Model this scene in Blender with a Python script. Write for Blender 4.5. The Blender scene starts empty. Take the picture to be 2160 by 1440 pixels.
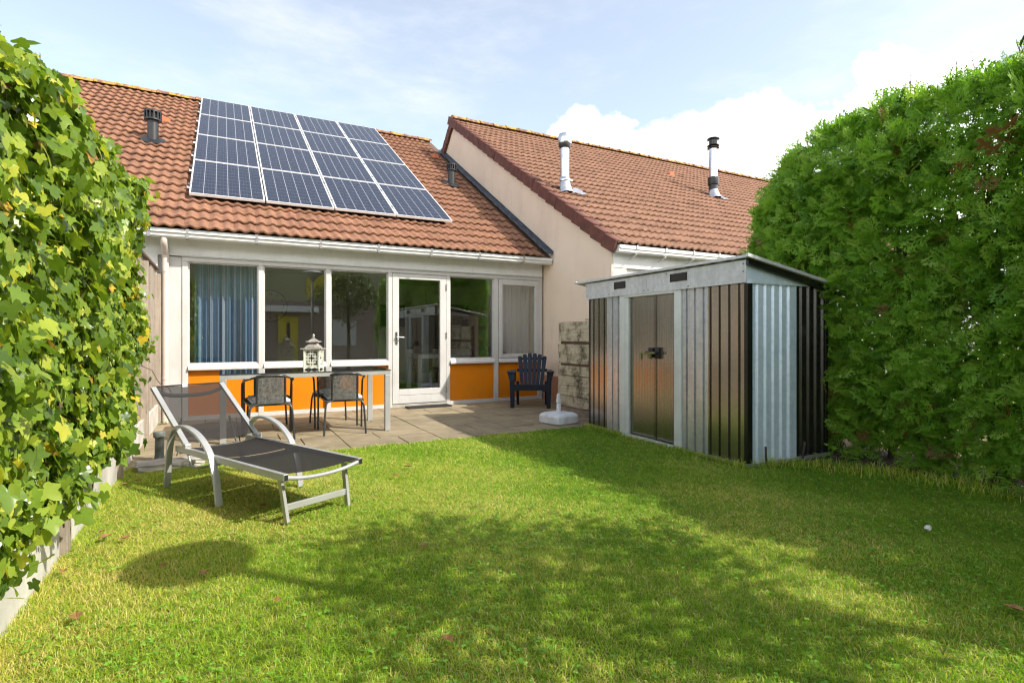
import bpy, bmesh, math, random
import numpy as np
from mathutils import Vector, Matrix

random.seed(7)
RNG = np.random.default_rng(11)
R = math.radians
SC = bpy.context.scene
COL = SC.collection

# ------------------------------------------------------------------ camera
YAW = R(28.0)
cam_d = bpy.data.cameras.new('camera')
cam = bpy.data.objects.new('camera', cam_d)
COL.objects.link(cam)
cam.location = (0, 0, 1.2)
cam.rotation_euler = (R(90), 0, -YAW)
cam_d.sensor_width = 36
cam_d.lens = 1150 / 2160 * 36
cam_d.shift_y = -11 / 2160
cam_d.clip_start = 0.05
cam_d.clip_end = 3000
SC.camera = cam

# ------------------------------------------------------------------ sun, sky, exposure
SUN_AZ, SUN_EL = R(138.0), R(39.0)          # azimuth from +Y towards +X
sd = Vector((math.sin(SUN_AZ) * math.cos(SUN_EL), math.cos(SUN_AZ) * math.cos(SUN_EL), math.sin(SUN_EL)))
sun_d = bpy.data.lights.new('sun', 'SUN')
sun_d.energy = 2.0
sun_d.angle = R(0.5)
sun_d.color = (1.0, 0.955, 0.87)
sun = bpy.data.objects.new('sun', sun_d)
COL.objects.link(sun)
sun.rotation_euler = sd.to_track_quat('Z', 'Y').to_euler()

world = bpy.data.worlds.new('World')
SC.world = world
world.use_nodes = True
wt = world.node_tree
wt.nodes.clear()


def wn(t, **k):
    n = wt.nodes.new(t)
    for a, b in k.items():
        setattr(n, a, b)
    return n


def wmath(op, a, b=None, c=None, clamp=False):
    n = wn('ShaderNodeMath', operation=op, use_clamp=clamp)
    for i, v in enumerate((a, b, c)):
        if v is None:
            continue
        if isinstance(v, (int, float)):
            n.inputs[i].default_value = v
        else:
            wt.links.new(v, n.inputs[i])
    return n.outputs[0]


SKY_STRENGTH = 0.15
sky = wn('ShaderNodeTexSky', sky_type='NISHITA')
sky.sun_disc = False
sky.sun_elevation = SUN_EL
sky.sun_rotation = SUN_AZ
sky.air_density = 1.0
sky.dust_density = 1.6
sky.ozone_density = 1.0
tc = wn('ShaderNodeTexCoord')
sep = wn('ShaderNodeSeparateXYZ')
wt.links.new(tc.outputs['Generated'], sep.inputs[0])
dx, dy, dz = sep.outputs


def wnoise(scale, detail, rough, stretch, off=(0, 0, 0)):
    mp = wn('ShaderNodeMapping')
    mp.inputs['Scale'].default_value = stretch
    mp.inputs['Location'].default_value = off
    wt.links.new(tc.outputs['Generated'], mp.inputs[0])
    n = wn('ShaderNodeTexNoise')
    n.inputs['Scale'].default_value = scale
    n.inputs['Detail'].default_value = detail
    n.inputs['Roughness'].default_value = rough
    wt.links.new(mp.outputs[0], n.inputs['Vector'])
    return n.outputs['Fac']


def smooth(v, lo, hi):
    n = wn('ShaderNodeMapRange', interpolation_type='SMOOTHSTEP')
    wt.links.new(v, n.inputs[0])
    n.inputs[1].default_value = lo
    n.inputs[2].default_value = hi
    return n.outputs[0]


# cumulus bank: reaches some 22 degrees up, carried round the unseen horizon and brightened to fill the shade, with a lumpy top
lump = wnoise(8.0, 9, 0.56, (1, 1, 1.2), (2.3, 0.4, 0))
big = wnoise(2.6, 2, 0.5, (1, 1, 0.6), (5.1, 1.3, 0))
half = wmath('ADD', wmath('MULTIPLY', dx, math.sin(R(152))), wmath('MULTIPLY', dy, math.cos(R(152))))
half = wmath('ADD', half, 0.60)                      # clear gap towards the north-west only
top = wmath('MULTIPLY_ADD', wmath('SUBTRACT', lump, 0.5), 0.20, 0.362)
top = wmath('MULTIPLY_ADD', wmath('SUBTRACT', big, 0.5), 0.16, top)
pres = smooth(half, -0.02, 0.16)
bank = wmath('MULTIPLY_ADD', wmath('SUBTRACT', pres, 1.0), 0.45, wmath('SUBTRACT', top, dz))
bank = smooth(bank, 0.0, 0.034)
# thin high veil
veil = wnoise(1.9, 6, 0.62, (1.0, 1.0, 3.2), (0.7, 3.0, 0.2))
streak = wnoise(3.4, 5, 0.6, (0.7, 1.4, 3.6), (4.0, 0.2, 1.0))
veil_m = wmath('ADD', smooth(wmath('ADD', veil, wmath('MULTIPLY', half, 0.10)), 0.50, 0.78), wmath('MULTIPLY', smooth(streak, 0.55, 0.8), 0.55), clamp=True)
veil_m = wmath('MULTIPLY', veil_m, 0.8)
pale = wn('ShaderNodeMixRGB', blend_type='ADD')
pale.inputs[0].default_value = 1.0
dim = wn('ShaderNodeVectorMath', operation='SCALE')
dim.inputs['Scale'].default_value = 0.62
wt.links.new(sky.outputs[0], dim.inputs[0])
wt.links.new(dim.outputs[0], pale.inputs[1])
pale.inputs[2].default_value = (0.52, 0.39, 0.10, 1)          # bright summer haze
m1 = wn('ShaderNodeMixRGB')
wt.links.new(veil_m, m1.inputs[0])
wt.links.new(pale.outputs[0], m1.inputs[1])
m1.inputs[2].default_value = (2.1, 2.2, 2.35, 1)
shade = wnoise(5.0, 6, 0.55, (1, 1, 1.6), (1.3, 7.4, 0))
cl = wn('ShaderNodeMixRGB')
wt.links.new(smooth(shade, 0.30, 0.75), cl.inputs[0])
cl.inputs[1].default_value = (1.85, 1.92, 2.05, 1)
cl.inputs[2].default_value = (12.0, 12.0, 11.9, 1)
m2 = wn('ShaderNodeMixRGB')
wt.links.new(bank, m2.inputs[0])
wt.links.new(m1.outputs[0], m2.inputs[1])
wt.links.new(cl.outputs[0], m2.inputs[2])
bg = wn('ShaderNodeBackground')
bg.inputs[1].default_value = SKY_STRENGTH
wt.links.new(m2.outputs[0], bg.inputs[0])
wo = wn('ShaderNodeOutputWorld')
wt.links.new(bg.outputs[0], wo.inputs[0])

SC.view_settings.view_transform = 'Standard'
SC.view_settings.look = 'None'
SC.view_settings.exposure = 1.75
SC.view_settings.gamma = 1.0
SC.view_settings.use_curve_mapping = False
SC.render.engine = 'CYCLES'
SC.cycles.max_bounces = 8
SC.cycles.transparent_max_bounces = 16
SC.cycles.use_denoising = True
SC.cycles.filter_width = 1.25
SC.cycles.sample_clamp_indirect = 6.0


# ------------------------------------------------------------------ materials
def new_mat(name):
    m = bpy.data.materials.new(name)
    m.use_nodes = True
    t = m.node_tree
    b = t.nodes['Principled BSDF']
    return m, t, b


def ramp(t, fac, stops):
    r = t.nodes.new('ShaderNodeValToRGB')
    e = r.color_ramp.elements
    e[0].position, e[0].color = stops[0][0], (*stops[0][1], 1)
    e[1].position, e[1].color = stops[-1][0], (*stops[-1][1], 1)
    for p, c in stops[1:-1]:
        x = e.new(p)
        x.color = (*c, 1)
    t.links.new(fac, r.inputs[0])
    return r.outputs[0]


def noise(t, scale, detail=4, rough=0.55, stretch=None, coord='Object'):
    tcn = t.nodes.new('ShaderNodeTexCoord')
    src = tcn.outputs['Object']
    if coord == 'World':
        src = t.nodes.new('ShaderNodeNewGeometry').outputs['Position']
    if stretch:
        mp = t.nodes.new('ShaderNodeMapping')
        mp.inputs['Scale'].default_value = stretch
        t.links.new(src, mp.inputs[0])
        src = mp.outputs[0]
    n = t.nodes.new('ShaderNodeTexNoise')
    n.inputs['Scale'].default_value = scale
    n.inputs['Detail'].default_value = detail
    n.inputs['Roughness'].default_value = rough
    t.links.new(src, n.inputs['Vector'])
    return n.outputs['Fac']


def mixc(t, fac, a, b, mode='MIX'):
    n = t.nodes.new('ShaderNodeMixRGB')
    n.blend_type = mode
    for i, v in enumerate((fac, a, b)):
        if isinstance(v, (int, float)):
            n.inputs[i].default_value = v
        elif isinstance(v, tuple):
            n.inputs[i].default_value = (*v, 1)
        else:
            t.links.new(v, n.inputs[i])
    return n.outputs[0]


def mathn(t, op, a, b=None, clamp=False):
    n = t.nodes.new('ShaderNodeMath')
    n.operation = op
    n.use_clamp = clamp
    for i, v in enumerate((a, b)):
        if v is None:
            continue
        if isinstance(v, (int, float)):
            n.inputs[i].default_value = v
        else:
            t.links.new(v, n.inputs[i])
    return n.outputs[0]


def bump(t, b, h, strength=0.3, dist=0.01):
    n = t.nodes.new('ShaderNodeBump')
    n.inputs['Strength'].default_value = strength
    n.inputs['Distance'].default_value = dist
    t.links.new(h, n.inputs['Height'])
    t.links.new(n.outputs[0], b.inputs['Normal'])


def simple(name, c1, c2=None, scale=6, rough=0.6, metal=0.0, bump_s=0.0, bscale=60, stretch=None, spec=0.5, coord='Object', lo=0.35, hi=0.65, bdist=0.004):
    m, t, b = new_mat(name)
    if c2 is None:
        c2 = tuple(x * 0.86 for x in c1)
    f = noise(t, scale, 5, 0.6, stretch, coord)
    t.links.new(ramp(t, f, [(lo, c2), (hi, c1)]), b.inputs['Base Color'])
    b.inputs['Roughness'].default_value = rough
    b.inputs['Metallic'].default_value = metal
    b.inputs['Specular IOR Level'].default_value = spec
    if bump_s:
        bump(t, b, noise(t, bscale, 4, 0.6, stretch, coord), bump_s, bdist)
    return m


MAT = {}
MAT['white_paint'] = simple('white_paint', (0.535, 0.525, 0.50), (0.495, 0.485, 0.46), 3, 0.35)
MAT['fascia_paint'] = simple('fascia_paint', (0.80, 0.80, 0.78), (0.74, 0.745, 0.73), 2, 0.45)
MAT['orange_panel'] = simple('orange_panel', (0.62, 0.195, 0.005), (0.56, 0.172, 0.004), 2, 0.42, spec=0.2)


def grime(name, col, amount, scale, stretch):
    t = MAT[name].node_tree
    b = t.nodes['Principled BSDF']
    src = b.inputs['Base Color'].links[0].from_socket
    f = ramp(t, noise(t, scale, 7, 0.72, stretch, 'World'), [(0.48, (0, 0, 0)), (0.74, (amount,) * 3)])
    t.links.new(mixc(t, f, src, col), b.inputs['Base Color'])


grime('orange_panel', (0.42, 0.17, 0.03), 0.5, 4.0, (1, 1, 0.5))
grime('white_paint', (0.36, 0.34, 0.28), 0.45, 7.0, (1, 1, 0.4))
grime('fascia_paint', (0.46, 0.45, 0.40), 0.4, 4.0, (1, 1, 0.5))
MAT['gutter_white'] = simple('gutter_white', (0.78, 0.77, 0.74), (0.60, 0.60, 0.57), 5, 0.35, stretch=(1, 6, 6))
MAT['pipe_beige'] = simple('pipe_beige', (0.60, 0.52, 0.46), (0.52, 0.45, 0.40), 3, 0.4)
MAT['lead'] = simple('lead', (0.075, 0.095, 0.125), (0.03, 0.04, 0.055), 8, 0.55, 0.2)
MAT['black_plastic'] = simple('black_plastic', (0.018, 0.019, 0.02), None, 8, 0.4)
MAT['steel'] = simple('steel', (0.62, 0.62, 0.62), (0.50, 0.50, 0.50), 5, 0.22, 1.0)
MAT['aluminium'] = simple('aluminium', (0.72, 0.72, 0.70), (0.62, 0.62, 0.60), 5, 0.34, 0.85)
MAT['panel_frame'] = simple('panel_frame', (0.74, 0.74, 0.73), (0.66, 0.66, 0.65), 5, 0.35, 0.2)
MAT['silver_paint'] = simple('silver_paint', (0.45, 0.45, 0.435), (0.38, 0.38, 0.365), 4, 0.32, 0.35)
MAT['chair_metal'] = simple('chair_metal', (0.085, 0.085, 0.085), (0.05, 0.05, 0.05), 6, 0.35, 0.6)
MAT['cord'] = simple('cord', (0.15, 0.15, 0.14), (0.06, 0.06, 0.055), 40, 0.5)
MAT['navy_plastic'] = simple('navy_plastic', (0.009, 0.015, 0.029), (0.007, 0.011, 0.021), 6, 0.5, spec=0.3)
MAT['white_plastic'] = simple('white_plastic', (0.74, 0.75, 0.77), (0.5, 0.5, 0.5), 4, 0.45, lo=0.25, hi=0.5)
MAT['rubber'] = simple('rubber', (0.02, 0.02, 0.018), None, 20, 0.8, bump_s=0.5)
MAT['concrete'] = simple('concrete', (0.46, 0.43, 0.38), (0.27, 0.25, 0.22), 3.5, 0.9, bump_s=0.4, bscale=40)
MAT['concrete_pale'] = simple('concrete_pale', (0.62, 0.59, 0.53), (0.40, 0.38, 0.33), 3.0, 0.9, bump_s=0.4, bscale=50)
MAT['brown_wood'] = simple('brown_wood', (0.13, 0.075, 0.045), None, 5, 0.7)
MAT['interior_wall'] = simple('interior_wall', (0.60, 0.55, 0.46), (0.56, 0.51, 0.42), 2, 0.8)
MAT['interior_floor'] = simple('interior_floor', (0.14, 0.10, 0.07), (0.10, 0.07, 0.05), 3, 0.4)
MAT['cabinet'] = simple('cabinet', (0.74, 0.71, 0.60), (0.70, 0.67, 0.56), 2, 0.35)
MAT['dark_stone'] = simple('dark_stone', (0.04, 0.038, 0.035), None, 5, 0.3)
MAT['grey_fabric'] = simple('grey_fabric', (0.16, 0.14, 0.15), (0.11, 0.10, 0.11), 30, 0.9)
MAT['lantern_metal'] = simple('lantern_metal', (0.58, 0.57, 0.46), (0.30, 0.29, 0.23), 14, 0.65, 0.0, 0.3, 60, lo=0.3, hi=0.55)
MAT['lantern_roof'] = simple('lantern_roof', (0.34, 0.31, 0.27), (0.16, 0.14, 0.12), 16, 0.7, 0.0, 0.3, 60)
MAT['mauve_brick'] = simple('mauve_brick', (0.30, 0.235, 0.20), (0.25, 0.19, 0.165), 8, 0.85)
MAT['yellow_paint'] = simple('yellow_paint', (0.62, 0.52, 0.02), None, 2, 0.5)
MAT['olive_panel'] = simple('olive_panel', (0.36, 0.36, 0.20), None, 2, 0.6)
MAT['bark'] = simple('bark', (0.11, 0.085, 0.06), (0.05, 0.04, 0.03), 18, 0.9, bump_s=0.5, stretch=(1, 1, 0.25))
MAT['twig'] = simple('twig', (0.19, 0.14, 0.085), (0.09, 0.065, 0.04), 18, 0.85)
MAT['dry_leaf'] = simple('dry_leaf', (0.36, 0.19, 0.055), (0.17, 0.085, 0.03), 25, 0.75)
MAT['bollard_green'] = simple('bollard_green', (0.15, 0.17, 0.15), (0.08, 0.09, 0.08), 12, 0.55)
MAT['pebble'] = simple('pebble', (0.72, 0.70, 0.66), None, 12, 0.8)
MAT['jamb_white'] = simple('jamb_white', (0.68, 0.70, 0.68), (0.58, 0.60, 0.58), 4, 0.4)
MAT['olive_metal'] = simple('olive_metal', (0.22, 0.24, 0.10), None, 8, 0.4, 0.6)


def make_render_wall():
    m, t, b = new_mat('pink_render')
    base = ramp(t, noise(t, 1.1, 6, 0.6), [(0.3, (0.70, 0.565, 0.44)), (0.7, (0.78, 0.64, 0.505))])
    # vertical run-off streaks of dirt and lichen specks
    st = noise(t, 2.2, 6, 0.7, (1.6, 1.6, 0.28))
    dirt = mathn(t, 'MULTIPLY', ramp(t, st, [(0.52, (0, 0, 0)), (0.72, (1, 1, 1))]), 0.28)
    col = mixc(t, dirt, base, (0.40, 0.33, 0.27))
    sp = noise(t, 26, 3, 0.6)
    col = mixc(t, ramp(t, sp, [(0.70, (0, 0, 0)), (0.78, (0.55, 0.55, 0.55))]), col, (0.20, 0.18, 0.15))
    t.links.new(col, b.inputs['Base Color'])
    b.inputs['Roughness'].default_value = 0.9
    bump(t, b, noise(t, 90, 4, 0.6), 0.25, 0.004)
    return m


MAT['pink_render'] = make_render_wall()
MAT['terracotta'] = simple('terracotta', (0.48, 0.25, 0.16), (0.40, 0.20, 0.13), 3, 0.85)


def make_tile(name, a, b_, lichen=0.5):
    m, t, b = new_mat(name)
    oi = t.nodes.new('ShaderNodeObjectInfo')
    n1 = noise(t, 2.3, 6, 0.65, coord='World')
    n2 = noise(t, 34, 4, 0.6, coord='World')
    f = mathn(t, 'ADD', mathn(t, 'MULTIPLY', n1, 0.55), mathn(t, 'MULTIPLY', n2, 0.45))
    col = ramp(t, f, [(0.30, b_), (0.52, a), (0.75, tuple(min(1, x * 1.22) for x in a))])
    n5 = noise(t, 4.1, 1, 0.5, coord='World')
    tint = mathn(t, 'ADD', 0.80, mathn(t, 'MULTIPLY', n5, 0.38))
    vm = t.nodes.new('ShaderNodeVectorMath')
    vm.operation = 'SCALE'
    t.links.new(col, vm.inputs[0])
    t.links.new(tint, vm.inputs['Scale'])
    col = vm.outputs[0]
    at = t.nodes.new('ShaderNodeAttribute')
    at.attribute_name = 'tone'
    # black weathering
    blk = ramp(t, noise(t, 11, 5, 0.7, coord='World'), [(0.52, (0, 0, 0)), (0.70, (0.6, 0.6, 0.6))])
    col = mixc(t, blk, col, (0.055, 0.035, 0.028))
    moss = ramp(t, noise(t, 7.5, 5, 0.7, coord='World'), [(0.62 - 0.05 * lichen, (0, 0, 0)), (0.72, (0.7, 0.7, 0.7))])
    edge = mathn(t, 'MULTIPLY', moss, at.outputs['Fac'])
    col = mixc(t, edge, col, (0.23, 0.17, 0.04))
    spk = ramp(t, noise(t, 48, 2, 0.5, coord='World'), [(0.73, (0, 0, 0)), (0.78, (0.7, 0.7, 0.7))])
    col = mixc(t, spk, col, (0.42, 0.40, 0.35))
    t.links.new(col, b.inputs['Base Color'])
    b.inputs['Roughness'].default_value = 0.88
    b.inputs['Specular IOR Level'].default_value = 0.25
    bump(t, b, noise(t, 120, 4, 0.7, coord='World'), 0.35, 0.004)
    return m


MAT['tile'] = make_tile('tile', (0.268, 0.132, 0.080), (0.135, 0.066, 0.042), 1.6)
MAT['tile_pale'] = make_tile('tile_pale', (0.285, 0.156, 0.100), (0.165, 0.090, 0.060), 0.4)
MAT['verge'] = simple('verge', (0.16, 0.055, 0.036), (0.085, 0.032, 0.024), 7, 0.8, coord='World', bump_s=0.3)
MAT['clay_orange'] = simple('clay_orange', (0.50, 0.15, 0.06), (0.40, 0.12, 0.05), 9, 0.8)


def make_ridge():
    m, t, b = new_mat('ridge_clay')
    base = ramp(t, noise(t, 9, 5, 0.6, coord='World'), [(0.35, (0.12, 0.055, 0.038)), (0.65, (0.24, 0.115, 0.075))])
    g = t.nodes.new('ShaderNodeNewGeometry')
    sp = t.nodes.new('ShaderNodeSeparateXYZ')
    t.links.new(g.outputs['Normal'], sp.inputs[0])
    lic = ramp(t, noise(t, 6, 6, 0.7, coord='World'), [(0.47, (0, 0, 0)), (0.56, (1, 1, 1))])
    col = mixc(t, mathn(t, 'MULTIPLY', lic, 0.85), base, (0.47, 0.27, 0.035))
    t.links.new(col, b.inputs['Base Color'])
    b.inputs['Roughness'].default_value = 0.9
    bump(t, b, noise(t, 60, 4, 0.7, coord='World'), 0.4, 0.006)
    return m


MAT['ridge'] = make_ridge()


def make_glass(name, refl0, refl1, tint):
    m = bpy.data.materials.new(name)
    m.use_nodes = True
    t = m.node_tree
    t.nodes.clear()
    out = t.nodes.new('ShaderNodeOutputMaterial')
    tr = t.nodes.new('ShaderNodeBsdfTransparent')
    tr.inputs[0].default_value = (*tint, 1)
    gl = t.nodes.new('ShaderNodeBsdfGlossy')
    gl.inputs['Roughness'].default_value = 0.0
    gl.inputs[0].default_value = (0.95, 0.97, 0.96, 1)
    lw = t.nodes.new('ShaderNodeLayerWeight')
    lw.inputs[0].default_value = 0.35
    mr = t.nodes.new('ShaderNodeMapRange')
    t.links.new(lw.outputs['Facing'], mr.inputs[0])
    mr.inputs[3].default_value = refl0
    mr.inputs[4].default_value = refl1
    mx = t.nodes.new('ShaderNodeMixShader')
    t.links.new(mr.outputs[0], mx.inputs[0])
    t.links.new(tr.outputs[0], mx.inputs[1])
    t.links.new(gl.outputs[0], mx.inputs[2])
    t.links.new(mx.outputs[0], out.inputs[0])
    return m


MAT['glass'] = make_glass('window_glass', 0.12, 0.72, (0.93, 0.95, 0.93))
MAT['table_glass'] = make_glass('table_glass', 0.20, 0.85, (0.30, 0.33, 0.32))


def make_textilene(name, col, alpha):
    m, t, b = new_mat(name)
    b.inputs['Base Color'].default_value = (*col, 1)
    b.inputs['Roughness'].default_value = 0.75
    b.inputs['Specular IOR Level'].default_value = 0.2
    w = noise(t, 420, 1, 0.5)
    tr = t.nodes.new('ShaderNodeBsdfTransparent')
    mx = t.nodes.new('ShaderNodeMixShader')
    v = mathn(t, 'ADD', alpha - 0.06, mathn(t, 'MULTIPLY', w, 0.12))
    t.links.new(v, mx.inputs[0])
    t.links.new(tr.outputs[0], mx.inputs[1])
    t.links.new(b.outputs[0], mx.inputs[2])
    t.links.new(mx.outputs[0], t.nodes['Material Output'].inputs[0])
    return m


MAT['textilene'] = make_textilene('textilene', (0.019, 0.017, 0.016), 0.97)
MAT['textilene_back'] = make_textilene('textilene_back', (0.024, 0.022, 0.021), 0.86)


def make_solar():
    m, t, b = new_mat('solar_cells')
    tcn = t.nodes.new('ShaderNodeTexCoord')
    sp = t.nodes.new('ShaderNodeSeparateXYZ')
    t.links.new(tcn.outputs['Object'], sp.inputs[0])
    px, py = 1.0 / 6, 1.655 / 10

    def line(v, period, off, half_w):
        f = mathn(t, 'FRACT', mathn(t, 'DIVIDE', mathn(t, 'ADD', v, off), period))
        d = mathn(t, 'ABSOLUTE', mathn(t, 'SUBTRACT', f, 0.5))
        return mathn(t, 'GREATER_THAN', d, 0.5 - half_w / period)
    lx = line(sp.outputs[0], px, 0.5, 0.0032)
    ly = line(sp.outputs[1], py, 0.8275, 0.0022)
    bus = mathn(t, 'MULTIPLY', line(sp.outputs[0], px / 4, 0.5 + px / 8, 0.0007), 0.16)
    n = noise(t, 22, 3, 0.6, coord='World')
    fl = t.nodes.new('ShaderNodeTexVoronoi')
    fl.inputs['Scale'].default_value = 42
    t.links.new(tcn.outputs['Object'], fl.inputs['Vector'])
    sv = t.nodes.new('ShaderNodeSeparateXYZ')
    t.links.new(fl.outputs['Color'], sv.inputs[0])
    f = mathn(t, 'ADD', mathn(t, 'MULTIPLY', n, 0.5), mathn(t, 'MULTIPLY', sv.outputs[0], 0.5))
    cell = ramp(t, f, [(0.2, (0.011, 0.015, 0.029)), (0.8, (0.023, 0.030, 0.052))])
    col = mixc(t, bus, cell, (0.45, 0.47, 0.52))
    col = mixc(t, mathn(t, 'MULTIPLY', ly, 0.30), col, (0.50, 0.53, 0.60))
    col = mixc(t, mathn(t, 'MULTIPLY', lx, 0.62), col, (0.56, 0.57, 0.60))
    t.links.new(col, b.inputs['Base Color'])
    b.inputs['Roughness'].default_value = 0.22
    b.inputs['Specular IOR Level'].default_value = 0.25
    return m


MAT['solar'] = make_solar()


def make_weathered(name, a, b_, dark, along, amount=0.6):
    m, t, b = new_mat(name)
    st = {'x': (0.6, 9, 9), 'y': (9, 0.6, 9), 'z': (9, 9, 0.6)}[along]
    col = ramp(t, noise(t, 3.0, 7, 0.7, st, 'World'), [(0.3, b_), (0.7, a)])
    big = ramp(t, noise(t, 5.0, 6, 0.75, None, 'World'), [(0.46, (0, 0, 0)), (0.64, (1, 1, 1))])
    col = mixc(t, mathn(t, 'MULTIPLY', big, amount), col, dark)
    t.links.new(col, b.inputs['Base Color'])
    b.inputs['Roughness'].default_value = 0.9
    b.inputs['Specular IOR Level'].default_value = 0.2
    bump(t, b, noise(t, 8, 7, 0.75, st, 'World'), 0.5, 0.006)
    return m


MAT['old_plank'] = make_weathered('old_plank', (0.58, 0.51, 0.38), (0.38, 0.33, 0.23), (0.055, 0.047, 0.026), 'y', 0.95)
MAT['fence_board'] = make_weathered('fence_board', (0.39, 0.33, 0.265), (0.25, 0.205, 0.16), (0.16, 0.13, 0.10), 'z', 0.4)
MAT['plinth_block'] = simple('plinth_block', (0.30, 0.24, 0.18), (0.18, 0.14, 0.10), 5, 0.9, bump_s=0.4)


def make_paving():
    m, t, b = new_mat('paving')
    oi = t.nodes.new('ShaderNodeObjectInfo')
    n1 = noise(t, 3.2, 7, 0.7, coord='World')
    col = ramp(t, n1, [(0.30, (0.180, 0.140, 0.082)), (0.55, (0.285, 0.228, 0.138)), (0.75, (0.350, 0.285, 0.182))])
    tint = mathn(t, 'ADD', 0.86, mathn(t, 'MULTIPLY', oi.outputs['Random'], 0.24))
    vm = t.nodes.new('ShaderNodeVectorMath')
    vm.operation = 'SCALE'
    t.links.new(col, vm.inputs[0])
    t.links.new(tint, vm.inputs['Scale'])
    st = ramp(t, noise(t, 1.4, 5, 0.7, (1, 3.5, 1), 'World'), [(0.50, (0, 0, 0)), (0.72, (0.55, 0.55, 0.55))])
    col = mixc(t, st, vm.outputs[0], (0.150, 0.130, 0.090))
    sp = ramp(t, noise(t, 70, 3, 0.6, None, 'World'), [(0.62, (0, 0, 0)), (0.75, (0.5, 0.5, 0.5))])
    col = mixc(t, sp, col, (0.13, 0.11, 0.08))
    t.links.new(col, b.inputs['Base Color'])
    b.inputs['Roughness'].default_value = 0.85
    bump(t, b, noise(t, 55, 5, 0.7, None, 'World'), 0.35, 0.004)
    return m


MAT['paving'] = make_paving()
MAT['joint_sand'] = simple('joint_sand', (0.055, 0.048, 0.032), (0.03, 0.03, 0.018), 9, 0.95, coord='World')


def make_galv(name, a, b_, metal, rough, streak=0.5, drawn=0.12):
    m, t, b = new_mat(name)
    sp = t.nodes.new('ShaderNodeTexVoronoi')
    sp.inputs['Scale'].default_value = 26
    tcn = t.nodes.new('ShaderNodeTexCoord')
    t.links.new(tcn.outputs['Object'], sp.inputs['Vector'])
    sv = t.nodes.new('ShaderNodeSeparateXYZ')
    t.links.new(sp.outputs['Color'], sv.inputs[0])
    n = noise(t, 2.2, 6, 0.7, (1, 3, 0.7))
    f = mathn(t, 'ADD', mathn(t, 'MULTIPLY', sv.outputs[0], 0.22), mathn(t, 'MULTIPLY', n, 0.9))
    col = ramp(t, f, [(0.35, b_), (0.75, a)])
    dr = ramp(t, noise(t, 5, 6, 0.75, (6, 6, 0.35)), [(0.52, (0, 0, 0)), (0.72, (1, 1, 1))])
    col = mixc(t, mathn(t, 'MULTIPLY', dr, streak), col, tuple(x * 0.55 for x in b_))
    t.links.new(col, b.inputs['Base Color'])
    b.inputs['Metallic'].default_value = metal
    rr = mathn(t, 'ADD', rough - 0.05, mathn(t, 'MULTIPLY', n, 0.14))
    t.links.new(rr, b.inputs['Roughness'])
    # fine vertical drawing marks pressed into the sheet
    w = noise(t, 1.0, 2, 0.5, (160, 160, 0.6))
    bump(t, b, w, drawn, 0.004)
    return m


MAT['galv'] = make_galv('galvanised', (0.62, 0.64, 0.67), (0.46, 0.49, 0.52), 0.7, 0.30, 0.2)
MAT['galv_blue'] = make_galv('galvanised_blue', (0.74, 0.86, 0.98), (0.58, 0.70, 0.84), 0.30, 0.36, 0.22)
MAT['shed_dark'] = make_galv('shed_dark', (0.36, 0.335, 0.295), (0.32, 0.30, 0.265), 0.97, 0.20, 0.0, 0.035)
MAT['shed_black'] = make_galv('shed_black', (0.050, 0.048, 0.045), (0.036, 0.035, 0.033), 0.7, 0.2, 0.05, 0.03)
MAT['shed_grey'] = make_galv('shed_grey', (0.66, 0.67, 0.68), (0.48, 0.49, 0.50), 0.25, 0.45, 0.35)


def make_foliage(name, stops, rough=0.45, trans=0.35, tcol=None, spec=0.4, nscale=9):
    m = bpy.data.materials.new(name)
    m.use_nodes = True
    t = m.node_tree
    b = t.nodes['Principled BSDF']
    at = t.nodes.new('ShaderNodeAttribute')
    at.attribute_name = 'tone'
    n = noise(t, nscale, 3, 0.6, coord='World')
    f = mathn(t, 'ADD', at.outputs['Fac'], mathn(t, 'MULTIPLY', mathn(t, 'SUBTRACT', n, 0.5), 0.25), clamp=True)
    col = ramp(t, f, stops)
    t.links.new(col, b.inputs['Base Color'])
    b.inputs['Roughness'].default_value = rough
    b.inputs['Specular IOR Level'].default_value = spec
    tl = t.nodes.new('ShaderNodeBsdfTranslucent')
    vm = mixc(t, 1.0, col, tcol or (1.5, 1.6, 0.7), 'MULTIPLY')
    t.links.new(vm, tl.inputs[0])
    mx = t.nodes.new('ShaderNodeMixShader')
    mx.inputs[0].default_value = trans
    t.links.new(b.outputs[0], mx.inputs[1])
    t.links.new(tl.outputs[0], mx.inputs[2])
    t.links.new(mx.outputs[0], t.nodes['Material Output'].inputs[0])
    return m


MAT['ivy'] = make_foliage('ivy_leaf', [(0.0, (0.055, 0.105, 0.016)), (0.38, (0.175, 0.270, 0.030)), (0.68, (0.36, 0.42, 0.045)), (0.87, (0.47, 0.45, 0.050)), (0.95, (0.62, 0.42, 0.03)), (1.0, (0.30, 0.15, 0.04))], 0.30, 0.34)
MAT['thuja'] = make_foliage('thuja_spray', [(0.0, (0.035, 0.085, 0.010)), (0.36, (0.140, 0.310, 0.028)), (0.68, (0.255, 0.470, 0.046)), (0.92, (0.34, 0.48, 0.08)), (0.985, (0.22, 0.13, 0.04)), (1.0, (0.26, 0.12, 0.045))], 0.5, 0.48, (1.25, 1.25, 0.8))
MAT['grass'] = make_foliage('grass_blade', [(0.0, (0.100, 0.210, 0.012)), (0.32, (0.225, 0.400, 0.020)), (0.60, (0.420, 0.505, 0.050)), (0.84, (0.66, 0.55, 0.17)), (1.0, (0.78, 0.66, 0.34))], 0.5, 0.46, spec=0.3, nscale=3)
MAT['clover'] = make_foliage('clover_leaf', [(0.0, (0.085, 0.210, 0.020)), (0.6, (0.190, 0.390, 0.034)), (1.0, (0.32, 0.48, 0.08))], 0.45, 0.3, spec=0.3)
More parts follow.
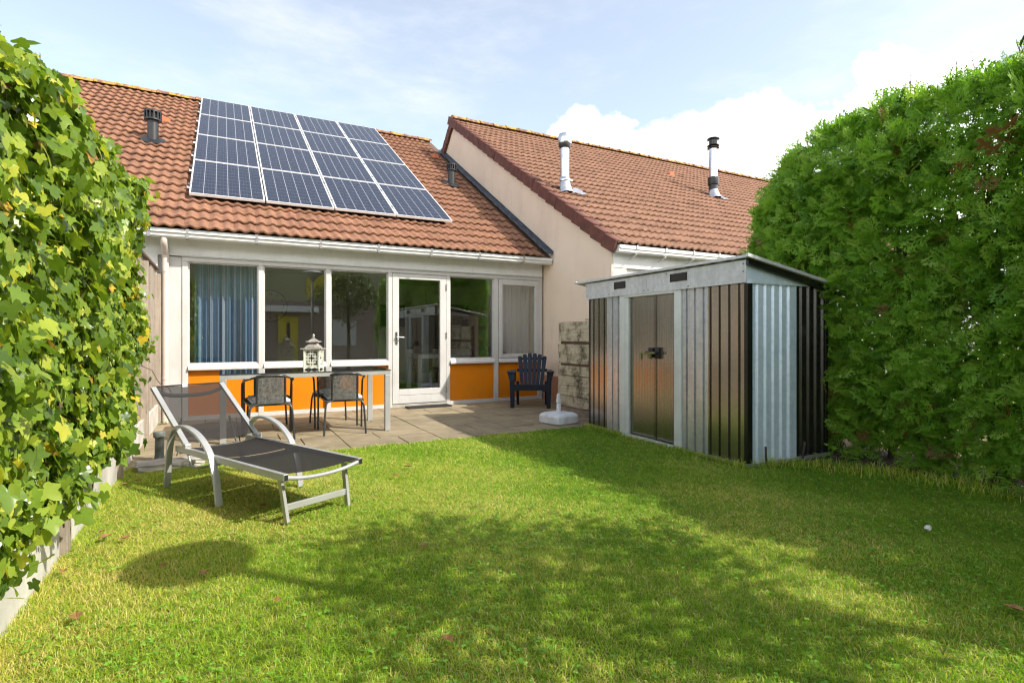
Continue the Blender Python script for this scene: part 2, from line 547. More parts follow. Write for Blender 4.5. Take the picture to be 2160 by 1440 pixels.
MAT['tree_leaf'] = make_foliage('tree_leaf', [(0.0, (0.030, 0.055, 0.012)), (1.0, (0.085, 0.125, 0.025))], 0.5, 0.3)


def make_ground(name, stops, scale=4):
    m, t, b = new_mat(name)
    a = noise(t, 0.9, 4, 0.6, None, 'World')
    c = noise(t, 38, 5, 0.7, None, 'World')
    f = mathn(t, 'ADD', mathn(t, 'MULTIPLY', a, 0.5), mathn(t, 'MULTIPLY', c, 0.5))
    t.links.new(ramp(t, f, stops), b.inputs['Base Color'])
    b.inputs['Roughness'].default_value = 0.95
    b.inputs['Specular IOR Level'].default_value = 0.1
    bump(t, b, c, 0.7, 0.02)
    return m


MAT['lawn'] = make_ground('lawn_base', [(0.35, (0.075, 0.105, 0.016)), (0.5, (0.180, 0.200, 0.036)), (0.65, (0.32, 0.27, 0.095))])
MAT['soil'] = make_ground('soil_ground', [(0.35, (0.030, 0.022, 0.015)), (0.5, (0.062, 0.046, 0.031)), (0.68, (0.12, 0.088, 0.055))])
MAT['field'] = make_ground('field', [(0.35, (0.10, 0.12, 0.04)), (0.5, (0.17, 0.17, 0.075)), (0.65, (0.27, 0.235, 0.13))])


def make_curtain(name, stops, per):
    m, t, b = new_mat(name)
    tcn = t.nodes.new('ShaderNodeTexCoord')
    sp = t.nodes.new('ShaderNodeSeparateXYZ')
    t.links.new(tcn.outputs['Object'], sp.inputs[0])
    n = t.nodes.new('ShaderNodeTexNoise')
    n.noise_dimensions = '1D'
    n.inputs['Scale'].default_value = per
    n.inputs['Detail'].default_value = 1
    t.links.new(sp.outputs[0], n.inputs['W'])
    t.links.new(ramp(t, n.outputs['Fac'], stops), b.inputs['Base Color'])
    b.inputs['Roughness'].default_value = 0.9
    return m


MAT['curtain_blue'] = make_curtain('curtain_blue', [(0.30, (0.05, 0.14, 0.28)), (0.42, (0.20, 0.40, 0.50)), (0.50, (0.10, 0.22, 0.45)), (0.58, (0.62, 0.72, 0.80)), (0.66, (0.10, 0.12, 0.22)), (0.75, (0.25, 0.50, 0.58))], 26)
MAT['curtain_grey'] = make_curtain('curtain_grey', [(0.3, (0.34, 0.36, 0.40)), (0.7, (0.55, 0.56, 0.60))], 20)


# ------------------------------------------------------------------ geometry helpers
class MB:
    """collects boxes, bars, tubes and prisms; build() links them as ONE mesh object"""

    def __init__(self):
        self.v, self.f = [], []

    def add(self, vs, fs):
        o = len(self.v)
        self.v += [tuple(p) for p in vs]
        self.f += [tuple(i + o for i in q) for q in fs]
        return self

    def box(self, x0, x1, y0, y1, z0, z1):
        vs = [(x, y, z) for z in (z0, z1) for y in (y0, y1) for x in (x0, x1)]
        return self.add(vs, [(0, 2, 3, 1), (4, 5, 7, 6), (0, 1, 5, 4), (2, 6, 7, 3), (0, 4, 6, 2), (1, 3, 7, 5)])

    def bar(self, p, q, w, h, up=(0, 0, 1)):
        p, q, up = Vector(p), Vector(q), Vector(up)
        d = (q - p).normalized()
        s = d.cross(up)
        if s.length < 1e-5:
            s = d.cross(Vector((1, 0, 0)))
        s.normalize()
        u = s.cross(d).normalized()
        vs = [c + s * a * w / 2 + u * b * h / 2 for c in (p, q) for b in (-1, 1) for a in (-1, 1)]
        return self.add(vs, [(0, 2, 3, 1), (4, 5, 7, 6), (0, 1, 5, 4), (2, 6, 7, 3), (0, 4, 6, 2), (1, 3, 7, 5)])

    def tube(self, pts, r, n=8, caps=True):
        pts = [Vector(p) for p in pts]
        rs = r if isinstance(r, (list, tuple)) else [r] * len(pts)
        d0 = (pts[1] - pts[0]).normalized()
        ref = Vector((0, 0, 1)) if abs(d0.z) < 0.9 else Vector((1, 0, 0))
        s = d0.cross(ref).normalized()
        vs, fs = [], []
        for i, p in enumerate(pts):
            a = pts[max(i - 1, 0)]
            c = pts[min(i + 1, len(pts) - 1)]
            d = (c - a).normalized()
            s = (s - d * s.dot(d))
            s.normalize()
            u = d.cross(s)
            for k in range(n):
                an = 2 * math.pi * k / n
                vs.append(p + (s * math.cos(an) + u * math.sin(an)) * rs[i])
        for i in range(len(pts) - 1):
            for k in range(n):
                k2 = (k + 1) % n
                fs.append((i * n + k, i * n + k2, (i + 1) * n + k2, (i + 1) * n + k))
        if caps:
            fs.append(tuple(reversed(range(n))))
            fs.append(tuple((len(pts) - 1) * n + k for k in range(n)))
        return self.add(vs, fs)

    def lathe(self, prof, c=(0, 0, 0), n=20):
        vs, fs = [], []
        for r, z in prof:
            for k in range(n):
                an = 2 * math.pi * k / n
                vs.append((c[0] + r * math.cos(an), c[1] + r * math.sin(an), c[2] + z))
        for i in range(len(prof) - 1):
            for k in range(n):
                k2 = (k + 1) % n
                fs.append((i * n + k, i * n + k2, (i + 1) * n + k2, (i + 1) * n + k))
        fs.append(tuple(reversed(range(n))))
        fs.append(tuple((len(prof) - 1) * n + k for k in range(n)))
        return self.add(vs, fs)

    def prism(self, poly, axis, a, b):
        """poly: 2D points; axis 'x' -> (y,z), 'y' -> (x,z), 'z' -> (x,y)"""
        def P(p, t):
            return {'x': (t, p[0], p[1]), 'y': (p[0], t, p[1]), 'z': (p[0], p[1], t)}[axis]
        n = len(poly)
        vs = [P(p, a) for p in poly] + [P(p, b) for p in poly]
        fs = [tuple(range(n)), tuple(reversed(range(n, 2 * n)))]
        fs += [(i, i + n, (i + 1) % n + n, (i + 1) % n) for i in range(n)]
        return self.add(vs, fs)

    def sheet(self, rows):
        """grid of points, rows of equal length"""
        n = len(rows[0])
        vs = [p for r in rows for p in r]
        fs = [(i * n + j, i * n + j + 1, (i + 1) * n + j + 1, (i + 1) * n + j) for i in range(len(rows) - 1) for j in range(n - 1)]
        return self.add(vs, fs)

    def mesh(self, name, mat, smooth=None, fix=True):
        me = bpy.data.meshes.new(name)
        me.from_pydata(self.v, [], self.f)
        me.materials.append(MAT[mat] if isinstance(mat, str) else mat)
        if fix:
            bm = bmesh.new()
            bm.from_mesh(me)
            bmesh.ops.recalc_face_normals(bm, faces=bm.faces)
            bm.to_mesh(me)
            bm.free()
        if smooth is not None:
            me.polygons.foreach_set('use_smooth', [True] * len(me.polygons))
            try:
                me.set_sharp_from_angle(angle=R(smooth))
            except Exception:
                pass
        me.update()
        return me

    def build(self, name, mat, parent=None, bevel=0, smooth=None, kind=None, label=None, fix=True):
        o = bpy.data.objects.new(name, self.mesh(name, mat, smooth, fix))
        COL.objects.link(o)
        if parent is not None:
            o.parent = parent
        if bevel:
            md = o.modifiers.new('bevel', 'BEVEL')
            md.width = bevel
            md.segments = 2
            md.limit_method = 'ANGLE'
        if kind:
            o['kind'] = kind
        if label:
            o['label'] = label
        return o


def tag(o, label, cat, group=None, kind=None):
    o['label'] = label
    o['category'] = cat
    if group:
        o['group'] = group
    if kind:
        o['kind'] = kind
    return o


def thing(name, label, cat, loc=(0, 0, 0), rz=0.0, group=None):
    o = bpy.data.objects.new(name, None)
    o.empty_display_size = 0.1
    COL.objects.link(o)
    o.location = loc
    o.rotation_euler = (0, 0, rz)
    return tag(o, label, cat, group)


def copy_tree(o, parent=None):
    c = o.copy()
    COL.objects.link(c)
    c.parent = parent
    for ch in list(o.children):
        copy_tree(ch, c)
    return c


def curve_pts(pts, n=6):
    """Catmull-Rom through pts"""
    P = [Vector(p) for p in pts]
    out = []
    for i in range(len(P) - 1):
        p0 = P[i - 1] if i else P[i] * 2 - P[i + 1]
        p1, p2 = P[i], P[i + 1]
        p3 = P[i + 2] if i + 2 < len(P) else P[i + 1] * 2 - P[i]
        for k in range(n):
            t = k / n
            out.append(0.5 * ((2 * p1) + (p2 - p0) * t + (2 * p0 - 5 * p1 + 4 * p2 - p3) * t * t + (3 * p1 - p0 - 3 * p2 + p3) * t ** 3))
    out.append(P[-1])
    return out


def arrays_obj(name, V, F, k, mat, tone=None, parent=None, kind=None):
    """mesh from numpy arrays; F holds faces of k corners each; tone is one float per face"""
    me = bpy.data.meshes.new(name)
    V = np.ascontiguousarray(V, dtype=np.float32)
    F = np.ascontiguousarray(F, dtype=np.int32)
    me.vertices.add(len(V))
    me.vertices.foreach_set('co', V.ravel())
    me.loops.add(F.size)
    me.loops.foreach_set('vertex_index', F.ravel())
    me.polygons.add(len(F))
    me.polygons.foreach_set('loop_start', np.arange(0, F.size, k, dtype=np.int32))
    me.update(calc_edges=True)
    if tone is not None:
        a = me.attributes.new('tone', 'FLOAT', 'FACE')
        a.data.foreach_set('value', np.ascontiguousarray(tone, dtype=np.float32))
    me.materials.append(MAT[mat])
    o = bpy.data.objects.new(name, me)
    COL.objects.link(o)
    if parent is not None:
        o.parent = parent
    if kind:
        o['kind'] = kind
    return o


def scatter(tv, tf, pos, X, Y, Z, scale, tone):
    """template verts tv (k,3), tris tf (m,3); bases X,Y,Z (N,3) -> V, F, tone per face"""
    N, k, m = len(pos), len(tv), len(tf)
    s = scale[:, None, None]
    V = pos[:, None, :] + s * (tv[None, :, 0:1] * X[:, None, :] + tv[None, :, 1:2] * Y[:, None, :] + tv[None, :, 2:3] * Z[:, None, :])
    F = tf[None, :, :] + (np.arange(N) * k)[:, None, None]
    return V.reshape(-1, 3), F.reshape(-1, 3), np.repeat(tone, m)


def norm(a):
    return a / np.maximum(np.linalg.norm(a, axis=-1, keepdims=True), 1e-9)


def basis(d, n):
    """Y along d, Z near n"""
    Y = norm(d)
    X = norm(np.cross(Y, n))
    Z = np.cross(X, Y)
    return X, Y, Z


_s, _c = math.sin(YAW), math.cos(YAW)


def in_view(x, y, z, m=0.0):
    d = x * _s + y * _c
    if d < 0.2:
        return False
    u = (x * _c - y * _s) / d
    v = (z - 1.2) / d
    return abs(u) < 0.94 + m and -0.636 - m < v < 0.617 + m


# ------------------------------------------------------------------ ground
def plane(name, x0, x1, y0, y1, z, mat, n=(1, 1)):
    m = MB()
    m.sheet([[(x0 + (x1 - x0) * i / n[0], y0 + (y1 - y0) * j / n[1], z) for i in range(n[0] + 1)] for j in range(n[1] + 1)])
    o = m.build(name, mat, kind='structure', fix=False)
    return o


plane('ground', -400, 400, -400, 400, -0.03, 'field')
plane('lawn', -0.80, 6.3, -4.0, 5.97, -0.008, 'lawn')
sm = MB()
sp_poly = [(5.62, -3.5), (5.35, 1.6), (5.18, 2.6), (4.75, 3.2), (4.2, 3.36), (4.2, 3.9), (5.2, 5.6), (6.4, 5.6), (6.6, -3.5)]
sm.add([(x, y, -0.003) for x, y in sp_poly], [tuple(range(len(sp_poly)))])
sm.build('soil_strip', 'soil', kind='structure', fix=False)

# patio: bedding sheet and separate slabs, laid in 1.05 m strips of two widths
patio = plane('patio', -0.80, 5.476, 5.985, 9.03, -0.016, 'joint_sand')
sx = [-0.80, 0.18, 1.23, 2.28, 3.33, 4.38, 5.476]
gap = 0.011
for i in range(len(sx) - 1):
    a, b = sx[i], sx[i + 1]
    y, k = 5.985, i
    while y < 9.0:
        h = 0.435
        y2 = min(y + h, 9.028)
        cut = a + (b - a) * (0.40 if k % 2 else 0.60)
        for x0, x1 in ((a, cut), (cut, b)):
            dz = random.uniform(-0.003, 0.003)
            m = MB()
            m.box(x0 + gap / 2, x1 - gap / 2, y + gap / 2, y2 - gap / 2, -0.05, dz)
            s = m.build('paving_slab', 'paving', patio, bevel=0.003)
        y = y2
        k += 1

# ------------------------------------------------------------------ terraced house
K = 0.63
ANG = math.atan(K)
CA, SA = math.cos(ANG), math.sin(ANG)
D = 9.03
XW = 5.476
house = thing('terraced_house', 'white fronted row house with orange panels below its windows and a glazed back door', 'house')

m = MB()
m.box(-5.0, -0.67, D + 0.02, D + 0.25, 0, 2.62)
m.box(-0.67, XW, D + 0.03, D + 0.25, 2.32, 2.62)
m.box(-5.0, -4.8, D + 0.25, 15.4, 0, 2.6)
m.box(-5.0, XW, 15.3, 15.5, 0, 6.6)
m.build('wall', 'white_paint', house)
m = MB()
m.box(-0.70, XW - 0.006, 13.0, 13.1, 0, 2.6)
m.box(-0.75, -0.67, D + 0.26, 13.0, 0, 2.6)
m.box(XW - 0.05, XW - 0.006, D + 0.26, 13.0, 0, 2.6)
m.box(-0.70, XW - 0.006, D + 0.26, 13.1, 2.60, 2.66)
m.build('interior_wall', 'interior_wall', house)
MB().box(-0.75, XW - 0.006, D + 0.02, 13.1, -0.05, 0.02).build('interior_floor', 'interior_floor', house)
# fascia board under the gutter and small left-hand pier
m = MB()
m.box(-5.0, XW - 0.03, D - 0.03, D + 0.03, 2.335, 2.64)
m.box(-5.0, XW - 0.03, D - 0.40, D - 0.03, 2.60, 2.64)
m.build('fascia', 'fascia_paint', house, bevel=0.004)

fr = MB()
F0, F1 = D - 0.035, D + 0.06
posts = [(-0.50, -0.427), (0.481, 0.553), (1.452, 1.524), (2.448, 2.512), (3.477, 3.548), (4.415, 4.500), (5.355, 5.44)]
for a, b in posts:
    fr.box(a, b, F0, F1, 0.0, 2.262)
fr.box(-0.50, 5.44, F0 - 0.004, F1, 2.262, 2.325)
fr.build('window_frame', 'white_paint', house, bevel=0.005)
dr = MB()
dr.prism([(F0 - 0.03, 2.325), (F0 - 0.03, 2.332), (F0, 2.345), (F1, 2.345), (F1, 2.325)], 'x', -0.52, 5.45)
dr.build('drip_strip', 'white_paint', house)
MB().box(-0.668, -0.502, D - 0.02, D + 0.04, 0.04, 2.32).build('wall_panel', 'white_paint', house, bevel=0.004)
MB().box(-0.655, -0.52, D - 0.012, D + 0.04, 0.0, 0.04).build('plinth_strip', 'concrete_pale', house)
# sills
for a, b in ((-0.427, 0.481), (0.553, 1.452), (1.524, 2.448), (3.548, 4.415)):
    m = MB()
    m.prism([(F0 - 0.035, 0.715), (F0 - 0.035, 0.745), (F0 + 0.01, 0.80), (F1, 0.80), (F1, 0.715)], 'x', a + 0.001, b - 0.001)
    m.build('sill', 'white_paint', house, bevel=0.003)
    m = MB()
    m.box(a + 0.001, b - 0.001, F0 + 0.002, F1, 0.0, 0.06)
    m.build('bottom_rail', 'white_paint', house, bevel=0.003)
    MB().box(a + 0.002, b - 0.002, D + 0.012, D + 0.05, 0.062, 0.713).build('orange_panel', 'orange_panel', house)
    m = MB()
    m.box(a + 0.002, b - 0.002, D + 0.02, D + 0.026, 0.802, 2.260)
    m.build('pane', 'glass', house)
    # glazing bead
    g = MB()
    t_ = 0.018
    g.box(a, a + t_, D - 0.002, D + 0.03, 0.80, 2.262)
    g.box(b - t_, b, D - 0.002, D + 0.03, 0.80, 2.262)
    g.box(a + t_, b - t_, D - 0.002, D + 0.03, 0.80, 0.80 + t_)
    g.box(a + t_, b - t_, D - 0.002, D + 0.03, 2.262 - t_, 2.262)
    g.build('glazing_bead', 'white_paint', house)
# casement on the right
a, b = 4.500, 5.355
m = MB()
m.prism([(F0 - 0.035, 0.715), (F0 - 0.035, 0.745), (F0 + 0.01, 0.80), (F1, 0.80), (F1, 0.715)], 'x', a + 0.001, b - 0.001)
m.build('sill', 'white_paint', house, bevel=0.003)
MB().box(a + 0.001, b - 0.001, F0 + 0.002, F1, 0.0, 0.06).build('bottom_rail', 'white_paint', house, bevel=0.003)
MB().box(a + 0.002, b - 0.002, D + 0.012, D + 0.05, 0.062, 0.713).build('orange_panel', 'orange_panel', house)
cs = MB()
for x0, x1, z0, z1 in ((a + .006, 4.582, .806, 2.256), (5.275, b - .006, .806, 2.256), (4.582, 5.275, .806, .873), (4.582, 5.275, 2.152, 2.256)):
    cs.box(x0, x1, F0 - 0.012, F0 + 0.05, z0, z1)
cas = cs.build('casement', 'white_paint', house, bevel=0.005, label='white opening casement with grey curtain behind its glass')
MB().box(4.584, 5.273, D + 0.0, D + 0.006, 0.875, 2.150).build('pane', 'glass', cas)
# door
dm = MB()
dx0, dx1 = 2.517, 3.472
dm.box(dx0, 2.628, F0 - 0.004, F0 + 0.05, 0.065, 2.255)
dm.box(3.362, dx1, F0 - 0.004, F0 + 0.05, 0.065, 2.255)
dm.box(2.628, 3.362, F0 - 0.004, F0 + 0.05, 2.168, 2.255)
dm.box(2.628, 3.362, F0 - 0.004, F0 + 0.05, 0.205, 0.305)
dm.box(2.628, 3.362, F0 + 0.002, F0 + 0.05, 0.198, 0.2045)
dm.box(2.628, 3.362, F0 - 0.004, F0 + 0.05, 0.065, 0.1975)
door = dm.build('door', 'white_paint', house, bevel=0.004, label='white back door with one tall glass pane')
MB().box(2.630, 3.360, D + 0.0, D + 0.006, 0.306, 2.167).build('pane', 'glass', door)
hd = MB()
hd.box(2.566, 2.600, F0 - 0.014, F0 - 0.004, 1.06, 1.27)
hd.tube([(2.583, F0 - 0.01, 1.185), (2.583, F0 - 0.055, 1.185)], 0.010, 8)
hd.tube([(2.578, F0 - 0.055, 1.185), (2.70, F0 - 0.055, 1.18)], 0.009, 8)
hd.lathe([(0.012, 0), (0.012, 0.012)], (2.583, F0 - 0.02, 1.10), 10)
hd.build('handle', 'steel', door, smooth=40)
for z in (0.22, 1.16, 2.0):
    h = MB()
    h.tube([(3.474, F0 - 0.012, z), (3.474, F0 - 0.012, z + 0.11)], 0.011, 8)
    h.build('hinge', 'steel', door, smooth=40)
MB().box(2.513, 3.476, F0 + 0.01, F1, 0.0, 0.06).build('threshold', 'concrete', house)

# gutter with brackets, downpipe
GY = 8.64
def gutter(x0, x1, gy, zt, parent):
    g = MB()
    pr = [(gy + 0.135, zt + 0.01), (gy + 0.135, zt - 0.115), (gy + 0.035, zt - 0.115), (gy + 0.018, zt - 0.098), (gy + 0.018, zt - 0.055), (gy + 0.0, zt - 0.045), (gy - 0.002, zt - 0.002), (gy + 0.010, zt), (gy + 0.012, zt - 0.038), (gy + 0.030, zt - 0.052), (gy + 0.032, zt - 0.10), (gy + 0.125, zt - 0.10), (gy + 0.125, zt + 0.01)]
    n = len(pr)
    vs = [(x0, *p) for p in pr] + [(x1, *p) for p in pr]
    fs = [(i, i + n, (i + 1) % n + n, (i + 1) % n) for i in range(n)]
    g.add(vs, fs)
    g.add([(x, *p) for x in (x0, x1) for p in ((gy + .0, zt - .002), (gy + .018, zt - .098), (gy + .035, zt - .114), (gy + .134, zt - .114), (gy + .134, zt))], [(0, 1, 2, 3, 4), (9, 8, 7, 6, 5)])
    return g.build('gutter', 'gutter_white', parent, label='white eaves gutter')


gut = gutter(-5.0, 5.455, GY, 2.655, house)
for x in (-0.86, -0.42, 0.44, 1.32, 2.20, 3.08, 3.96, 4.84):
    m = MB()
    m.box(x - 0.018, x + 0.018, GY - 0.008, GY + 0.14, 2.532, 2.538)
    m.box(x - 0.018, x + 0.018, GY - 0.012, GY - 0.004, 2.60, 2.660)
    m.box(x - 0.018, x + 0.018, GY + 0.006, GY + 0.017, 2.538, 2.605)
    m.build('gutter_bracket', 'steel', gut)
dp = MB()
dp.tube(curve_pts([(-0.695, 8.72, 2.55), (-0.695, 8.73, 2.47), (-0.695, 8.83, 2.40), (-0.695, 8.93, 2.34), (-0.695, 8.945, 2.25), (-0.695, 8.945, 0.0)], 5), 0.040, 14)
pipe = dp.build('downpipe', 'pipe_beige', house, smooth=40)
for z in (2.30, 2.09, 0.60):
    m = MB()
    m.tube([(-0.695, 8.945, z), (-0.695, 8.945, z + 0.035)], 0.045, 14)
    m.build('pipe_collar', 'pipe_beige', pipe, smooth=40)
# neighbouring front left of the downpipe
m = MB()
m.box(-1.0, -0.80, D - 0.03, D + 0.02, 0.0, 2.33)
m.box(-1.02, -0.79, D - 0.045, D - 0.03, 2.14, 2.34)
m.build('end_frame', 'fascia_paint', house)


# ------------------------------------------------------------------ roof tiles
TW, TE, TL = 0.30, 0.335, 0.372      # cover width, exposed length, tile length


def tile_arrays():
    n = 12
    vs, fs = [], []
    prof = []
    for i in range(n + 1):
        u = i / n
        ph = (u * 2) % 1.0
        h = 0.030 * max(0.0, math.cos((ph - 0.5) * 2 * math.pi) * 0.5 + 0.5) ** 1.15
        prof.append((u * (TW + 0.006), h))
    lift = 0.042
    for x, h in prof:
        vs.append((x, 0.0, lift + h - 0.026))
    for x, h in prof:
        vs.append((x, 0.0, lift + h))
    for x, h in prof:
        vs.append((x, TL, h + 0.0))
    k = n + 1
    for i in range(n):
        fs.append((i, i + 1, k + i + 1, k + i))
    for i in range(n):
        fs.append((k + i, k + i + 1, 2 * k + i + 1, 2 * k + i))
    tone = [1.0] * n + [0.55] * n
    return np.array(vs), np.array(fs), np.array(tone)


TV, TF, TT = tile_arrays()


def tile_mesh(name, mat):
    me = bpy.data.meshes.new(name)
    me.from_pydata(TV.tolist(), [], TF.tolist())
    a = me.attributes.new('tone', 'FLOAT', 'FACE')
    a.data.foreach_set('value', TT.astype(np.float32))
    me.materials.append(MAT[mat])
    me.polygons.foreach_set('use_smooth', [True] * len(me.polygons))
    me.set_sharp_from_angle(angle=R(50))
    return me


def lay_tiles(parent, x0, ncol, ys, zs, nrow, mat, hide=None):
    """rows up a slope starting at the eave (ys, zs); the 300 that show largest are objects, the rest one mesh"""
    me = tile_mesh('roof_tile', mat)
    spots = []
    for r in range(nrow):
        for c in range(ncol):
            x = x0 + c * TW
            s = r * TE
            y, z = ys + s * CA, zs + s * SA
            cx, cy, cz = x + TW / 2, y + 0.15 * CA, z + 0.15 * SA
            if not in_view(cx, cy, cz, -0.01) or (hide and hide(cx, cy)):
                key = 1e9
            else:
                key = cx * _s + cy * _c
            spots.append((key, x, y, z))
    spots.sort()
    rest = []
    for i, (key, x, y, z) in enumerate(spots):
        j = random.uniform
        if i < 300 and key < 1e8:
            o = bpy.data.objects.new('roof_tile', me)
            COL.objects.link(o)
            o.parent = parent
            o.location = (x + j(-.002, .002), y, z + j(-.002, .003))
            o.rotation_euler = (ANG + j(-.012, .010), j(-.010, .010), j(-.014, .014))
        else:
            rest.append((x + j(-.002, .002), y, z + j(-.002, .003)))
    P = np.array(rest)
    Rm = np.array([[1, 0, 0], [0, CA, -SA], [0, SA, CA]])
    V = TV @ Rm.T
    VV = (P[:, None, :] + V[None]).reshape(-1, 3)
    FF = (TF[None] + (np.arange(len(P)) * len(TV))[:, None, None]).reshape(-1, 4)
    o = arrays_obj('roof_tiles', VV, FF, 4, mat, np.tile(TT, len(P)), parent, 'stuff')
    o.data.polygons.foreach_set('use_smooth', [True] * len(o.data.polygons))
    o.data.set_sharp_from_angle(angle=R(50))


def ridge_tiles(parent, x0, n, y, z, L=0.40):
    mm = MB()
    k = 8
    r0, r1 = 0.125, 0.112
    rows = []
    for x, r in ((0, r0), (0.05, r0), (0.055, r1), (L + 0.03, r1 - 0.006)):
        rows.append([(x, r * math.cos(math.pi * i / k), r * math.sin(math.pi * i / k) * 0.82) for i in range(k + 1)])
    mm.sheet(rows)
    mm.add([rows[0][i] for i in range(k + 1)], [tuple(range(k + 1))])
    me = mm.mesh('ridge_tile', 'ridge', smooth=50)
    for i in range(n):
        o = bpy.data.objects.new('ridge_tile', me)
        COL.objects.link(o)
        o.parent = parent
        o.location = (x0 + i * L, y, z + random.uniform(-.006, .006))
        o.rotation_euler = (0, random.uniform(-.012, .012), random.uniform(-.01, .01))


EY, EZ = 8.60, 2.645
RY = 15.40
RZ = EZ + K * (RY - EY)
m = MB()
m.prism([(EY + 0.06, EZ + 0.00), (RY, RZ - 0.0), (21.5, RZ - 0.0 - K * (21.5 - RY)), (21.5, RZ - 0.2 - K * (21.5 - RY)), (RY, RZ - 0.20), (EY + 0.06, EZ - 0.06)], 'x', -5.0, 5.47)
roof = m.build('roof', 'brown_wood', house)
lay_tiles(roof, -4.96, 34, EY, EZ, 24, 'tile', hide=lambda x, y: -0.3 < x < 3.7 and 9.9 < y < 15.2)
# last, cut column beside the wall is covered by the lead flashing
ridge_tiles(roof, -4.96, 26, RY, RZ + 0.02)
fl = MB()
rows = []
for i in range(41):
    t = i / 40
    y = EY + 0.03 + t * (14.5 - EY)
    z = EZ + K * (y - EY)
    w = 0.012 * math.sin(i * 2.4)
    rows.append([(5.34, y, z + 0.058 + w), (5.38, y, z + 0.075 - w), (5.43, y, z + 0.065 + w), (5.462, y, z + 0.085), (5.465, y, z + 0.125)])
fl.sheet(rows)
fl.build('flashing', 'lead', house, smooth=50, label='blue grey lead flashing along the gable wall')


def vent(parent, x, y, z, h, rp, rc, label):
    v = MB()
    v.lathe([(rp, -0.12), (rp, h * 0.72), (rp * 1.02, h * 0.72)], (x, y, z), 18)
    o = v.build('roof_vent', 'black_plastic', parent, smooth=40, label=label)
    c = MB()
    for k in range(14):
        an = 2 * math.pi * k / 14
        c.bar((x + rc * math.cos(an), y + rc * math.sin(an), z + h * 0.70), (x + rc * math.cos(an), y + rc * math.sin(an), z + h * 0.94), 0.02, 0.03, (math.cos(an), math.sin(an), 0))
    c.lathe([(rc + .016, h * 0.68), (rc + .016, h * 0.72)], (x, y, z), 20)
    c.lathe([(rc + .016, h * 0.92), (rc + .016, h * 0.97), (rc * .5, h)], (x, y, z), 20)
    c.lathe([(rp * .9, h * 0.70), (rp * .9, h * 0.93)], (x, y, z), 14)
    c.build('cap', 'black_plastic', o, smooth=40)
    s = MB()
    pts = []
    for k in range(16):
        an = 2 * math.pi * k / 16
        lx, ly = 0.20 * math.cos(an), 0.24 * math.sin(an)
        pts.append((x + lx, y + ly * CA, z + ly * SA + 0.065))
    ring = [(x + rp * math.cos(2 * math.pi * k / 16), y + rp * math.sin(2 * math.pi * k / 16), z + 0.10 + rp * math.sin(2 * math.pi * k / 16) * K) for k in range(16)]
    s.add(pts + ring, [(k, (k + 1) % 16, 16 + (k + 1) % 16, 16 + k) for k in range(16)])
    s.build('collar', 'black_plastic', o, smooth=60)
    return o


def roof_z(y, ey=EY, ez=EZ):
    return ez + K * (y - ey)


vent(house, -1.12, 11.92, roof_z(11.92), 0.60, 0.088, 0.125, 'black roof vent on the tiles left of the solar panels')
vent(house, 4.70, 11.82, roof_z(11.82), 0.52, 0.085, 0.105, 'black roof vent beside the pink gable wall')


def vent_tile(parent, x, y, z):
    v = MB()
    rows = []
    for j in range(5):
        t = j / 4
        rows.append([(x + 0.10 * math.cos(math.pi * i / 8), y + t * 0.26 * CA, z + 0.05 + t * 0.26 * SA + (0.11 * (1 - t * 0.9)) * math.sin(math.pi * i / 8)) for i in range(9)])
    v.sheet(rows)
    v.add(rows[0], [tuple(range(9))])
    v.build('vent_tile', 'clay_orange', parent, smooth=50, label='small orange clay vent tile')


vent_tile(roof, -1.05, 13.2, roof_z(13.2))
vent_tile(roof, 5.02, 13.75, roof_z(13.75))

# ------------------------------------------------------------------ solar panels (16)
PW, PL_, PG = 1.035, 1.700, 0.022
PX0, PY0, LIFT = -0.435, 9.50, 0.115
fm = MB()
for x0, x1, y0, y1 in ((0, PW, 0, .020), (0, PW, PL_ - .020, PL_), (0, .020, .020, PL_ - .020), (PW - .020, PW, .020, PL_ - .020)):
    fm.box(x0 - PW / 2, x1 - PW / 2, y0 - PL_ / 2, y1 - PL_ / 2, -0.036, 0.002)
frame_me = fm.mesh('frame', 'panel_frame')
cm = MB()
cm.box(-PW / 2 + .020, PW / 2 - .020, -PL_ / 2 + .020, PL_ / 2 - .020, -0.030, -0.003)
cell_me = cm.mesh('cell_sheet', 'solar')
clip_me = MB().box(-0.02, 0.02, -0.03, 0.03, -0.004, 0.006).mesh('clamp', 'steel')
ROWN = ['bottom', 'second lowest', 'second highest', 'top']
COLN = ['leftmost', 'second from left', 'second from right', 'rightmost']
for r in range(4):
    for c in range(4):
        sc_ = (r + 0.5) * (PL_ + PG) - PG / 2
        px = PX0 + PW / 2 + c * (PW + PG)
        py = PY0 + sc_ * CA - LIFT * SA
        pz = roof_z(PY0) + sc_ * SA + LIFT * CA + 0.03
        t = thing('solar_panel', 'blue solar panel %s in the %s row of the roof array' % (COLN[c], ROWN[r]), 'solar panel', (px, py, pz), 0, 'solar panels on the house roof')
        t.rotation_euler = (ANG, 0, 0)
        for nm, me in (('frame', frame_me), ('cell_sheet', cell_me)):
            o = bpy.data.objects.new(nm, me)
            COL.objects.link(o)
            o.parent = t
        for yy in (-0.45, 0.45):
            o = bpy.data.objects.new('clamp', clip_me)
            COL.objects.link(o)
            o.parent = t
            o.location = (-PW / 2 - PG / 2, yy, 0)
# mounting rails and roof hooks under the array
m = MB()
for r in range(4):
    for q in (0.25, 0.75):
        s = r * (PL_ + PG) + q * PL_
        y = PY0 + s * CA - 0.05 * SA
        z = roof_z(PY0) + s * SA + 0.05 * CA + 0.03
        m.bar((PX0 - 0.05, y, z), (PX0 + 4 * (PW + PG) - PG + 0.03, y, z), 0.04, 0.035)
m.build('mounting_rail', 'aluminium', house)

